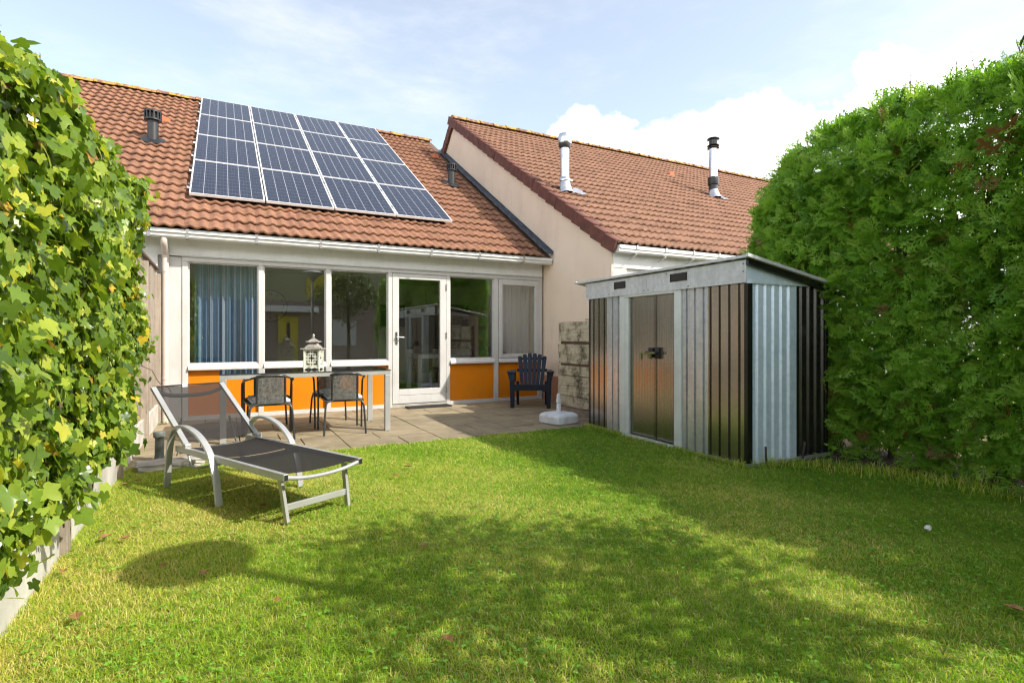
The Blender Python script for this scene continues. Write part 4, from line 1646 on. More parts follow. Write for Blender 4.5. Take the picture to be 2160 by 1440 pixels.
bv, bf, bt, off = [], [], [], 0
for n, lo, hi, w, hgt, fine in ((230000, 1.3, 3.1, 0.0027, 0.034, True), (200000, 3.1, 5.0, 0.0038, 0.034, False), (130000, 5.0, 8.4, 0.0060, 0.034, False), (26000, 0.0, 99, 0.008, 0.036, False)):
    x = gr.uniform(-0.8, 5.8, n * 3)
    y = gr.uniform(-3.6 if hi > 50 else -0.4, 6.0, n * 3)
    dd = x * _s + y * _c
    uu = np.abs((x * _c - y * _s) / np.maximum(dd, .05))
    q = in_lawn(x, y)
    if hi < 50:
        q &= (dd > lo) & (dd < hi) & (uu < 1.05)
    else:
        q &= (dd < 1.3) | (uu >= 1.05)
    x, y = x[q][:n], y[q][:n]
    m_ = len(x)
    print('grass', m_)
    patch = fr_noise(x, y, 1.3, 0.7)
    fin = fr_noise(x, y, 5.7, 2.2)
    h = hgt * 0.85 * gr.uniform(0.4, 1.25, m_) * (1 + 0.18 * fin)
    # taller tufts along edges
    near_edge = np.clip(1 - (x + 0.775) / 0.10, 0, 1) + np.clip(1 - np.abs(y - 5.97) / 0.06, 0, 1)
    h *= 1 + 0.7 * near_edge
    a_ = gr.uniform(0, 2 * np.pi, m_)
    lean = gr.uniform(0.3, 1.9, m_) * h
    tx, ty = np.cos(a_), np.sin(a_)
    b_ = a_ + gr.normal(np.pi / 2, 0.6, m_)
    wx, wy = np.cos(b_) * w / 2, np.sin(b_) * w / 2
    base = np.stack([x, y, np.full(m_, -0.008)], 1)
    side = np.stack([wx, wy, np.zeros(m_)], 1)
    mid = base + np.stack([tx * lean * .35, ty * lean * .35, h * .62], 1)
    tip = base + np.stack([tx * lean, ty * lean, h * (1.0 - 0.30 * lean / h)], 1)
    mott = fr_noise(x, y, 19.0, 1.1) + 0.7 * fr_noise(x, y, 37.0, 3.1)
    dry = 0.43 + 0.15 * patch - 0.05 * fin + 0.11 * mott - 0.080 * (x - 1.3)  # less dry to the right: fresher grass plus shade's green put into the tone
    tone = np.clip(gr.normal(dry, 0.15, m_), 0.02, 0.80)
    tone = np.where(gr.uniform(0, 1, m_) < np.clip(0.16 + 0.30 * patch + 0.06 * mott - 0.035 * (x - 1.5), 0.02, 0.5), gr.uniform(0.80, 1.0, m_), tone)
    if fine:
        V = np.stack([base - side, base + side, mid + side * .8, mid - side * .8, tip], 1).reshape(-1, 3)
        F = (np.array([(0, 1, 2), (0, 2, 3), (3, 2, 4)])[None] + (np.arange(m_) * 5)[:, None, None]).reshape(-1, 3)
        T = np.repeat(tone, 3)
    else:
        V = np.stack([base - side, base + side, tip], 1).reshape(-1, 3)
        F = (np.array([(0, 1, 2)])[None] + (np.arange(m_) * 3)[:, None, None]).reshape(-1, 3)
        T = tone
    bv.append(V)
    bf.append(F + off)
    bt.append(T)
    off += len(V)
# long dry grass left standing along the hedge foot and round the shed
m_ = 5200
ty_ = gr.uniform(0.9, 3.5, m_)
ex_ = np.interp(ty_, [-3.5, 1.6, 2.6, 3.2, 3.5], [5.62, 5.38, 5.2, 4.8, 4.3]) + gr.normal(-0.02, 0.13, m_)
k_ = m_ // 3
u_ = gr.uniform(-0.05, 2.6, k_)
ex_[:k_] = 4.284 + 0.0367 * u_ - np.abs(gr.normal(0.0, 0.035, k_)) - 0.03
ty_[:k_] = 3.426 + 0.9993 * u_
h = gr.uniform(0.03, 0.115, m_)
h[:k_] *= 0.6
a_ = gr.uniform(0, 2 * np.pi, m_)
lean = gr.uniform(0.3, 1.3, m_) * h
b_ = a_ + np.pi / 2
base = np.stack([ex_, ty_, np.full(m_, -0.008)], 1)
side = np.stack([np.cos(b_) * .0022, np.sin(b_) * .0022, np.zeros(m_)], 1)
mid = base + np.stack([np.cos(a_) * lean * .35, np.sin(a_) * lean * .35, h * .65], 1)
tip = base + np.stack([np.cos(a_) * lean, np.sin(a_) * lean, h * .8], 1)
bv.append(np.stack([base - side, base + side, mid + side * .8, mid - side * .8, tip], 1).reshape(-1, 3))
bf.append((np.array([(0, 1, 2), (0, 2, 3), (3, 2, 4)])[None] + (np.arange(m_) * 5)[:, None, None]).reshape(-1, 3) + off)
bt.append(np.repeat(np.clip(gr.normal(0.55, 0.26, m_), 0.05, 1), 3))
gob = arrays_obj('grass', np.concatenate(bv), np.concatenate(bf), 3, 'grass', np.concatenate(bt), None, 'stuff')
tag(gob, 'short mown lawn grass with dry straw patches', 'grass', kind='stuff')

# clover and small broad weeds
CT = np.array([(0, 0, 0), (.5, .35, .06), (.32, .95, 0), (0, .82, -.06), (-.32, .95, 0), (-.5, .35, .06)])
CF = np.array([(0, 1, 2), (0, 2, 3), (0, 3, 4), (0, 4, 5)])
n = 90000
x = gr.uniform(-0.75, 5.5, n)
y = gr.uniform(0.6, 5.9, n)
dd = x * _s + y * _c
pt = fr_noise(x, y, 2.1, 4.0) + 0.10 * (x - 1.5)
q = in_lawn(x, y) & (gr.uniform(-.55, .9, n) < pt) & (dd > 1.3) & (np.abs((x * _c - y * _s) / np.maximum(dd, .05)) < 1.05) & (gr.uniform(0, 1, n) < np.clip(5.5 / np.maximum(dd, 1) ** 1.3, 0, 1))
x, y, dd = x[q][:11000], y[q][:11000], dd[q][:11000]
m_ = len(x)
print('clover', m_)
ps, ds, ns_, ss, ts = [], [], [], [], []
a0 = gr.uniform(0, 6.28, m_)
sz = gr.uniform(0.005, 0.013, m_)
hh = gr.uniform(0.010, 0.024, m_)
tn = np.clip(gr.normal(0.5, 0.22, m_), 0, 1)
for k in range(3):
    a_ = a0 + k * 2.094
    ps.append(np.stack([x, y, hh], 1))
    ds.append(np.stack([np.cos(a_), np.sin(a_), gr.normal(-0.05, .2, m_)], 1))
    ns_.append(np.stack([gr.normal(0, .25, m_), gr.normal(0, .25, m_), np.ones(m_)], 1))
    ss.append(sz)
    ts.append(tn)
ps, ds, ns_ = np.concatenate(ps), np.concatenate(ds), np.concatenate(ns_)
X, Y, Z = basis(ds, norm(ns_))
V, F, T = scatter(CT, CF, ps, X, Y, Z, np.concatenate(ss), np.concatenate(ts))
cob = arrays_obj('clover', V, F, 3, 'clover', T, None, 'stuff')
tag(cob, 'clover and small weeds growing through the lawn', 'clover', kind='stuff')

# fallen leaves on the lawn
fl_spots = [((-0.64, 4.05), 'beside the concrete plank under the ivy', 1), ((-0.60, 3.93), 'pair of curled leaves near the ivy foot, upper one', 0),
            ((-0.50, 3.85), 'lower one of the pair near the ivy foot', 0), ((-0.60, 5.33), 'between the ivy foot and the lounger arm', 0),
            ((-0.68, 5.25), 'close against the last concrete plank', 0), ((-0.70, 3.45), 'at the plank beside the round lamp shadow', 0),
            ((-0.27, 3.30), 'inside the round lamp shadow', 0), ((-0.08, 3.10), 'at the lower rim of the round lamp shadow', 0),
            ((-0.54, 2.87), 'in front of the round lamp shadow', 0), ((1.29, 4.51), 'on the sunny grass beyond the lounger foot', 0),
            ((1.48, 4.78), 'in the middle of the sunny grass by the patio', 0), ((0.25, 4.14), 'in the shade under the lounger', 0),
            ((1.00, 2.93), 'where the thin branch shadows cross', 0), ((0.21, 2.63), 'on bright grass left of the tree shadow', 0),
            ((0.77, 1.98), 'yellowed at the near edge of the tree shadow', 1), ((3.01, 1.06), 'large one nearest the hedge corner', 0),
            ((5.02, 2.55), 'on bare soil under the hedge', 0)]
for (x, y), where, yel in fl_spots:
    m = MB()
    s = random.uniform(0.028, 0.045)
    a_ = random.uniform(0, 6.28)
    out = [(0, -.9), (.45, -.5), (.55, .1), (.25, .4), (.05, 1.0), (-.3, .45), (-.6, .1), (-.4, -.5)]
    vs = [(0, 0, 0.004)]
    for u, v in out:
        vs.append((s * (u * math.cos(a_) - v * math.sin(a_)), s * (u * math.sin(a_) + v * math.cos(a_)), 0.004 + 0.35 * s * abs(u) + random.uniform(0, .008)))
    m.add(vs, [(0, i + 1, (i + 1) % 8 + 1) for i in range(8)])
    o = m.build('fallen_leaf', 'dry_leaf', fix=False)
    o.location = (x, y, 0.024)
    tag(o, 'dry brown leaf ' + where if not yel else 'yellow brown leaf ' + where, 'leaf', 'fallen leaves on the lawn')
m = MB()
bmx = bmesh.new()
bmesh.ops.create_icosphere(bmx, subdivisions=2, radius=0.022)
for v in bmx.verts:
    v.co = Vector((v.co.x * 1.2, v.co.y * .8, v.co.z * .8)) * random.uniform(.85, 1.15)
me = bpy.data.meshes.new('white_stone')
bmx.to_mesh(me)
bmx.free()
me.materials.append(MAT['pebble'])
o = bpy.data.objects.new('white_stone', me)
COL.objects.link(o)
o.location = (3.81, 1.75, 0.03)
tag(o, 'small white stone lying on the shaded lawn near the hedge', 'stone')

# small wild plants
PT = np.array([(0, 0, 0), (.28, .35, .05), (.2, .75, .02), (0, 1, -.08), (-.2, .75, .02), (-.28, .35, .05)])
def small_plant(x, y, n, size, label):
    t = thing('weed_plant', label, 'plant', (x, y, 0), 0, 'small weeds along the edges')
    g = np.random.default_rng(int((x + 10) * 100))
    a_ = g.uniform(0, 6.28, n)
    el = g.uniform(0.1, 1.0, n)
    d = np.stack([np.cos(a_), np.sin(a_), el], 1)
    p = d * (g.uniform(0.2, 1.0, n) * size)[:, None]
    nn = np.stack([-np.cos(a_) * .5, -np.sin(a_) * .5, np.ones(n)], 1)
    X, Y, Z = basis(d * np.array([1, 1, .3]), norm(nn))
    V, F, T = scatter(PT, CF, p, X, Y, Z, g.uniform(.35, .6, n) * size, np.clip(g.normal(.35, .2, n), 0, 1))
    arrays_obj('foliage', V, F, 3, 'clover', T, t, 'stuff')
    s = MB()
    for q in p[:: max(1, n // 8)]:
        s.tube([(0, 0, -0.02), tuple(q)], 0.003, 5)
    s.build('stem', 'twig', t, fix=False)


small_plant(-0.70, 8.80, 18, 0.07, 'little weed tuft at the foot of the beige downpipe')
small_plant(5.05, 3.05, 40, 0.17, 'dark green weed beside the back corner of the shed')
small_plant(5.45, 2.55, 40, 0.20, 'leafy weed at the hedge foot in front of the stems')
small_plant(5.28, 1.75, 36, 0.18, 'leafy weed at the hedge foot closest to the camera')

# ------------------------------------------------------------------ metal shed
SA0 = Vector((4.284, 3.426))
shed = thing('metal_shed', 'corrugated metal garden shed with dark double doors and galvanised patches', 'shed', (SA0.x, SA0.y, 0), -R(2.104))
SL, SDp, ZF, ZB = 2.588, 1.14, 1.90, 1.69


def sheet_panel(along, a, b, z0, z1, pitch, groove, depth, off, mat, label=None, plane_at=0.0, sign=-1, sl=(.56, .42)):
    """ribbed sheet between a and b; along 'y' is the front (x = plane_at), along 'x' a side (y = plane_at)"""
    pts = [(a, 0.0)]
    t = a + off
    while t < b - groove:
        for dt, h in ((-groove * sl[0], 0.0), (-groove * sl[1], depth), (groove * sl[1], depth), (groove * sl[0], 0.0)):
            if a < t + dt < b:
                pts.append((t + dt, h))
        t += pitch
    pts.append((b, 0.0))
    rows = []
    for z in (z0, z1):
        r = []
        for t, h in pts:
            hh_ = plane_at - sign * h
            r.append((hh_, t, z) if along == 'y' else (t, hh_, z))
        rows.append(r)
    m = MB()
    m.sheet(rows)
    return m.build('wall_sheet', mat, shed, label=label, fix=False)


P_ = 0.118
for a, b, mt in ((2.188, SL, 'shed_dark'), (1.892, 2.188, 'galv'), (0.479, 0.842, 'galv'), (0.035, 0.479, 'shed_dark')):
    sheet_panel('y', a, b, 0.02, 1.70, P_, 0.027, 0.019, 0.055, mt, {'shed_dark': 'dark glossy corrugated sheet', 'galv': 'bare galvanised corrugated sheet'}[mt])
sheet_panel('x', 0.062, 0.675, 0.02, 1.70, 0.108, 0.036, 0.020, 0.055, 'galv_blue', 'bluish galvanised corrugated side sheet', sl=(.72, .30))
sheet_panel('x', 0.675, SDp, 0.02, 1.70, 0.108, 0.036, 0.020, 0.055, 'shed_black', 'black glossy corrugated side sheet', sl=(.72, .34))
sheet_panel('y', 0, SL, 0.02, 1.69, P_, 0.027, 0.019, 0.055, 'shed_dark', 'dark back sheet', SDp, 1)
sheet_panel('x', 0, SDp, 0.02, 1.69, 0.108, 0.027, 0.019, 0.055, 'shed_dark', 'dark far side sheet', SL, 1)
m = MB()
m.box(-0.006, 0.0615, -0.008, 0.034, 0.02, 1.69)
m.build('corner_post', 'shed_black', shed, bevel=0.004)
MB().box(-0.004, 0.03, SL - 0.03, SL + 0.006, 0.02, 1.69).build('corner_post', 'shed_black', shed, bevel=0.004)
MB().box(SDp - 0.03, SDp + 0.006, -0.006, 0.03, 0.02, 1.66).build('corner_post', 'shed_black', shed, bevel=0.004)
# doors
for a, b, name in ((1.298, 1.735, 'far'), (0.950, 1.284, 'near')):
    g = MB()
    pts = []
    t = a
    while t < b - 0.001:
        pts += [(t, 0.0), (min(t + 0.012, b), 0.0), (min(t + 0.015, b), 0.004), (min(t + 0.025, b), 0.004)]
        t += 0.028
    pts.append((b, 0.0))
    g.sheet([[(0.028 + h, t, z) for t, h in pts] for z in (0.03, 1.668)])
    g.box(0.020, 0.045, b - 0.012 if name == 'near' else a - 0.001, b + 0.0 if name == 'near' else a + 0.012, 0.03, 1.668)
    g.build('door', 'shed_dark', shed, fix=False)
MB().box(0.03, 0.06, 1.284, 1.298, 0.03, 1.668).build('door_gap', 'shed_black', shed)
for a, b in ((1.80, 1.892), (0.842, 0.948)):
    m = MB()
    m.box(-0.016, 0.045, a, b, 0.0, 1.70)
    m.build('door_jamb', 'jamb_white', shed, bevel=0.004)
MB().box(-0.010, 0.024, 1.735, 1.80, 0.0, 1.70).build('door_jamb', 'jamb_white', shed, bevel=0.003)
MB().box(-0.020, 0.04, 0.948, 1.80, 1.668, 1.708).build('door_head', 'jamb_white', shed, bevel=0.003)
m = MB()
m.tube([(-0.03, 0.93, 0.0), (-0.03, 1.35, 0.004), (-0.03, 1.80, 0.0)], 0.032, 10)
m.build('door_sill', 'galv', shed, smooth=60)
lk = MB()
lk.box(-0.002, 0.030, 1.198, 1.272, 0.945, 1.075)
lk.box(-0.002, 0.030, 1.305, 1.385, 0.955, 1.070)
lk.bar((-0.03, 1.20, 1.01), (-0.03, 1.38, 1.015), 0.04, 0.03)
latch = lk.build('door_handle', 'black_plastic', shed, bevel=0.006, label='black sliding door handles bolted together')
m = MB()
m.bar((-0.045, 1.22, 1.015), (-0.045, 1.47, 0.995), 0.012, 0.022)
m.bar((-0.045, 1.45, 1.0), (-0.045, 1.45, 0.93), 0.012, 0.02)
m.tube([(-0.045, 1.30, 0.99), (-0.045, 1.30, 0.945)], 0.02, 8)
m.build('padlock', 'olive_metal', latch)
# fascia with vents
for a, b in ((1.383, 2.635), (-0.012, 1.379)):
    MB().box(-0.030, -0.020, a, b, 1.695, 1.905).build('fascia', 'shed_grey', shed)
MB().box(-0.020, 0.03, -0.004, 2.62, 1.71, 1.88).build('fascia_rail', 'shed_black', shed)
for a, b in ((1.765, 1.985), (0.735, 0.985)):
    v = MB()
    z0, z1 = 1.785, 1.870
    for y0_, y1_, c, d_ in ((a, b, z0, z0 + .008), (a, b, z1 - .008, z1), (a, a + .008, z0 + .008, z1 - .008), (b - .008, b, z0 + .008, z1 - .008)):
        v.box(-0.038, -0.0305, y0_, y1_, c, d_)
    vt = v.build('vent', 'shed_black', shed)
    MB().box(-0.0335, -0.0305, a + .009, b - .009, z0 + .009, z1 - .009).build('vent_mesh', 'black_plastic', vt)
for y_, z_ in ((2.60, 1.74), (2.60, 1.87), (1.42, 1.73), (1.35, 1.73), (0.72, 1.72), (0.02, 1.80), (0.02, 1.87), (1.05, 1.88), (2.1, 1.73)):
    MB().box(-0.034, -0.0302, y_ - .006, y_ + .006, z_ - .006, z_ + .006).build('bolt', 'black_plastic', shed)
m = MB()
m.prism([(-0.020, 1.69), (-0.020, 1.885), (0.95, 1.715), (0.95, 1.69)], 'y', -0.014, -0.004)
m.build('gable_sheet', 'galv_blue', shed, label='bluish triangular sheet under the roof edge')
m = MB()
m.prism([(-0.020, 1.69), (-0.020, 1.885), (0.95, 1.715), (0.95, 1.69)], 'y', SL - 0.02, SL - 0.01)
m.build('gable_sheet', 'galv', shed)
# roof sheet with ribs, side trims
rs = MB()
x0, x1 = -0.075, 1.235
zr = lambda x: 1.932 - (x - x0) * 0.178
y0_, n_ = -0.06, 34
prof = []
for i in range(n_ * 2 + 1):
    yy_ = y0_ + (2.80 - y0_) * i / (n_ * 2)
    prof.append((yy_, 0.012 if (i // 2) % 2 else 0.0))
rs.sheet([[(x, yy_, zr(x) + h) for yy_, h in prof] for x in (x0, x1)])
rs.sheet([[(x, yy_, zr(x) + h - 0.010) for yy_, h in prof] for x in (x0, x1)])
rs.box(x0 - 0.002, x0 + 0.002, y0_, 2.80, zr(x0) - 0.014, zr(x0) + 0.012)
rs.build('roof', 'shed_grey', shed, fix=False)
for yy_, nm in ((-0.066, 'near'), (2.806, 'far')):
    t_ = MB()
    t_.bar((x0 - .01, yy_, zr(x0) + 0.006), (x1 + .01, yy_, zr(x1) + 0.006), 0.03, 0.032)
    t_.build('roof_trim', 'shed_grey', shed, bevel=0.003)
t_ = MB()
t_.bar((x0 + .04, -0.030, zr(x0) - 0.045), (x1 - .02, -0.030, zr(x1) - 0.045), 0.03, 0.062)
t_.build('roof_rail', 'shed_black', shed)
# base rail and ground pegs
m = MB()
m.box(-0.012, SDp + .01, -0.022, 0.0, -0.01, 0.022)
m.build('base_rail', 'galv', shed)
MB().box(-0.022, -0.013, -0.022, 0.842, -0.01, 0.022).build('base_rail', 'galv', shed)
MB().box(-0.022, -0.013, 1.893, SL, -0.01, 0.022).build('base_rail', 'galv', shed)
for xx_, lean in ((0.20, 0.0), (0.70, 0.05)):
    m = MB()
    m.tube([(xx_, -0.04, -0.05), (xx_ + lean, -0.035, 0.17)], 0.010, 8)
    m.build('ground_peg', 'bark', shed)

# ------------------------------------------------------------------ old plank wall beside the shed
pw = thing('plank_wall', 'low wall of weathered mossy planks between patio and shed', 'wall', (4.73, 0, 0))
zz_ = [0.02, 0.115, 0.279, 0.445, 0.611, 0.770, 0.943, 1.105, 1.27, 1.435]
for i in range(len(zz_) - 1):
    a, b = zz_[i], zz_[i + 1] - 0.015
    if i == 0:
        MB().box(0.0, 0.09, 5.7, 7.33, a - .04, b).build('plinth_block', 'plinth_block', pw, bevel=0.005)
    else:
        m = MB()
        m.box(random.uniform(-.006, .004), 0.030, 5.7, 7.32 + random.uniform(-.01, .01), a, b)
        o = m.build('plank', 'old_plank', pw, bevel=0.005)
        o.rotation_euler = (random.uniform(-.003, .003), 0, 0)
MB().box(0.0, 0.075, 5.7, 6.60, 1.43, 1.46).build('top_board', 'old_plank', pw, bevel=0.005)
MB().box(0.032, 0.09, 5.7, 7.30, 0.12, 1.42).build('backing', 'brown_wood', pw)
# grey fence panel running on behind the shed
gf = thing('grey_fence', 'short grey board fence between the shed roof and the hedge', 'fence', (0, 0, 0))
for i in range(14):
    x = 5.56 + i * 0.15
    MB().box(x, x + 0.142, 6.45, 6.475, 0.0, 2.12 + random.uniform(-.005, .005)).build('fence_board', 'fence_board', gf)
MB().box(5.55, 7.7, 6.43, 6.50, 2.125, 2.16).build('cap_rail', 'fence_board', gf)

# ------------------------------------------------------------------ sun lounger
LA = math.atan2(0.43329, 0.90125)
lg = thing('sun_lounger', 'aluminium sun lounger with raised dark mesh backrest standing half on the lawn', 'sun lounger', (0.577, 3.861, 0), LA)
# local x across (b), local y along (a), foot end at y = -0.07
W = 0.285
ZT = 0.338
for s in (-1, 1):
    m = MB()
    m.box(s * W - 0.016, s * W + 0.016, -0.075, 1.46, ZT - 0.045, ZT)
    m.build('side_rail', 'silver_paint', lg, bevel=0.003)
    MB().box(s * W - 0.012, s * W + 0.012, -0.078, -0.0752, ZT - 0.040, ZT - 0.006).build('end_cap', 'black_plastic', lg)
    # foot leg
    m = MB()
    m.bar((s * 0.245, 0.06, ZT - 0.046), (s * 0.232, 0.0, 0.0), 0.022, 0.040, (0, 1, 0))
    m.build('leg', 'silver_paint', lg, bevel=0.003)
    # arched arm, front foot to back foot
    ax = s * 0.318
    arc = curve_pts([(ax, 0.715, 0.0), (ax, 0.755, 0.17), (ax, 0.835, 0.335), (ax, 0.96, 0.435), (ax, 1.10, 0.488), (ax, 1.25, 0.508), (ax, 1.40, 0.485), (ax, 1.485, 0.40), (ax, 1.53, 0.25), (ax, 1.57, 0.0)], 5)
    m = MB()
    rows = []
    for i, p in enumerate(arc):
        q = arc[min(i + 1, len(arc) - 1)] - arc[max(i - 1, 0)]
        q.normalize()
        nrm_ = Vector((0, -q.z, q.y))
        if nrm_.z < -0.2 and i < len(arc) // 2:
            nrm_ = -nrm_
        w_, h_ = 0.027, 0.0125
        ring = []
        for cx, cz in ((-1, 0), (-.8, .75), (0, 1), (.8, .75), (1, 0), (.8, -.75), (0, -1), (-.8, -.75), (-1, 0)):
            ring.append(tuple(p + Vector((1, 0, 0)) * cx * w_ + nrm_ * cz * h_))
        rows.append(ring)
    m.sheet(rows)
    m.build('arm', 'silver_paint', lg, smooth=50)
    # back rail
    m = MB()
    m.bar((s * (W - 0.004), 1.30, ZT + 0.01), (s * (W - 0.004), 1.935, 0.765), 0.026, 0.040, (1, 0, 0))
    m.build('back_rail', 'silver_paint', lg, bevel=0.003)
    MB().box(s * W - 0.024, s * W + 0.024, 1.27, 1.33, ZT - 0.01, ZT + 0.032).build('hinge', 'silver_paint', lg, bevel=0.006)
    # prop strut under the backrest
    m = MB()
    m.tube(curve_pts([(s * 0.20, 1.62, 0.50), (s * 0.20, 1.44, 0.20), (s * 0.20, 1.40, 0.16), (s * 0.19, 1.30, 0.165)], 4), 0.010, 8)
    m.build('prop', 'silver_paint', lg, smooth=50)
m = MB()
m.bar((-0.236, 0.022, 0.098), (0.236, 0.022, 0.098), 0.020, 0.042)
m.build('leg_brace', 'silver_paint', lg, bevel=0.003)
m = MB()
m.tube(curve_pts([(-W + .016, -0.06, ZT - 0.028), (-0.15, -0.06, ZT - 0.05), (0, -0.06, ZT - 0.058), (0.15, -0.06, ZT - 0.05), (W - .016, -0.06, ZT - 0.028)], 5), 0.014, 8)
m.build('foot_bar', 'silver_paint', lg, smooth=50)
m = MB()
m.tube([(-0.19, 1.30, 0.165), (0.19, 1.30, 0.165)], 0.010, 8)
m.build('prop_bar', 'silver_paint', lg, smooth=50)
m = MB()
m.tube(curve_pts([(-W, 1.90, 0.735), (-0.14, 1.875, 0.690), (0.14, 1.875, 0.690), (W, 1.90, 0.735)], 5), 0.016, 8)
m.build('head_bar', 'silver_paint', lg, smooth=50)
m = MB()
m.tube([(-W, 1.42, ZT - 0.05), (W, 1.42, ZT - 0.05)], 0.014, 8)
m.tube([(-W, 0.70, ZT - 0.045), (W, 0.70, ZT - 0.045)], 0.014, 8)
m.build('cross_bar', 'silver_paint', lg, smooth=50)


def sling(y0, z0, y1, z1, name, label):
    rows = []
    for j in range(7):
        t = j / 6
        y, z = y0 + (y1 - y0) * t, z0 + (z1 - z0) * t
        rows.append([(-W + 0.012 + (2 * W - 0.024) * i / 10, y, z - 0.016 * (1 - (2 * i / 10 - 1) ** 2)) for i in range(11)])
    m = MB()
    m.sheet(rows)
    return m.build(name, 'textilene_back' if name == 'back_mesh' else 'textilene', lg, smooth=80, label=label, fix=False)


sling(-0.055, ZT - 0.002, 0.695, ZT - 0.002, 'seat_mesh', 'dark mesh foot section')
sling(0.712, ZT - 0.002, 1.285, ZT - 0.002, 'seat_mesh', 'dark mesh seat section')
sling(1.335, ZT + 0.036, 1.935, 0.778, 'back_mesh', 'see through dark mesh backrest')
m = MB()
m.bar((-0.285, 1.935, 0.772), (0.285, 1.935, 0.772), 0.016, 0.012)
m.build('back_hem', 'chair_metal', lg)
MB().box(-0.055, -0.015, 1.925, 1.938, 0.755, 0.785).build('care_tag', 'white_plastic', lg)

# ------------------------------------------------------------------ garden table and chairs
tb = thing('garden_table', 'long grey metal garden table with dark glass top', 'table', (0, 0, 0))
tx0, tx1, ty0, ty1, tz = -0.025, 1.895, 6.86, 7.86, 0.777
m = MB()
m.box(tx0, tx1, ty0, ty0 + 0.045, tz - 0.062, tz - 0.010)
m.box(tx0, tx1, ty1 - 0.045, ty1, tz - 0.062, tz - 0.010)
m.box(tx0, tx0 + 0.045, ty0 + .045, ty1 - .045, tz - 0.062, tz - 0.010)
m.box(tx1 - 0.045, tx1, ty0 + .045, ty1 - .045, tz - 0.062, tz - 0.010)
m.build('table_frame', 'silver_paint', tb, bevel=0.003)
m = MB()
m.box(tx0 - 0.004, tx1 + 0.004, ty0 - 0.004, ty1 + 0.004, tz - 0.008, tz)
m.build('tabletop', 'table_glass', tb)
m = MB()
m.box(tx0 - 0.006, tx1 + 0.006, ty0 - 0.0065, ty0 - 0.0042, tz - 0.009, tz - 0.001)
m.build('glass_edge', 'dark_stone', tb)
for x in (tx0 + 0.001, tx1 - 0.068):
    for y in (ty0 + 0.001, ty1 - 0.068):
        MB().box(x, x + 0.066, y, y + 0.066, 0.0, tz - 0.063).build('leg', 'silver_paint', tb, bevel=0.004)


def make_chair():
    t = thing('garden_chair', '', 'chair', (0, 0, 0), 0, 'stacking chairs around the garden table')
    for s in (-1, 1):
        m = MB()
        m.tube(curve_pts([(s * 0.272, 0.25, 0.0), (s * 0.272, 0.235, 0.30), (s * 0.275, 0.205, 0.58), (s * 0.272, 0.13, 0.652), (s * 0.268, -0.02, 0.678), (s * 0.235, -0.17, 0.705), (s * 0.15, -0.262, 0.735)], 5), 0.0125, 8)
        m.build('arm_leg', 'chair_metal', t, smooth=50)
        m = MB()
        m.tube(curve_pts([(s * 0.246, -0.285, 0.0), (s * 0.232, -0.262, 0.24), (s * 0.222, -0.248, 0.36), (s * 0.195, -0.236, 0.405), (s * 0.14, -0.23, 0.415)], 5), 0.0125, 8)
        m.build('rear_leg', 'chair_metal', t, smooth=50)
        m = MB()
        m.tube(curve_pts([(s * 0.148, -0.225, 0.405), (s * 0.150, -0.25, 0.56), (s * 0.146, -0.272, 0.742)], 4), 0.0125, 8)
        m.build('back_post', 'chair_metal', t, smooth=50)
    m = MB()
    m.tube(curve_pts([(-0.155, -0.262, 0.737), (-0.08, -0.285, 0.750), (0.08, -0.285, 0.750), (0.155, -0.262, 0.737)], 5), 0.016, 8)
    m.build('top_rail', 'chair_metal', t, smooth=50)
    m = MB()
    for i in range(22):
        x = -0.136 + 0.272 * i / 21
        b = -0.014 * (1 - (x / 0.14) ** 2)
        m.bar((x, -0.232 + b, 0.425), (x, -0.272 + b, 0.738), 0.0112, 0.006, (0, 1, 0))
    m.build('woven_back', 'cord', t)
    m = MB()
    pts = [(-0.225, -0.22, 0.41), (0.225, -0.22, 0.41), (0.255, 0.19, 0.425), (-0.255, 0.19, 0.425), (-0.225, -0.22, 0.41)]
    m.tube(pts, 0.011, 8)
    m.tube([(-0.272, 0.225, 0.42), (0.272, 0.225, 0.42)], 0.011, 8)
    m.build('seat_frame', 'chair_metal', t, smooth=50)
    m = MB()
    for i in range(26):
        y = -0.21 + 0.40 * i / 25
        w = 0.22 + 0.03 * i / 25
        m.box(-w, w, y - 0.006, y + 0.006, 0.410, 0.416)
    m.build('woven_seat', 'cord', t)
    return t


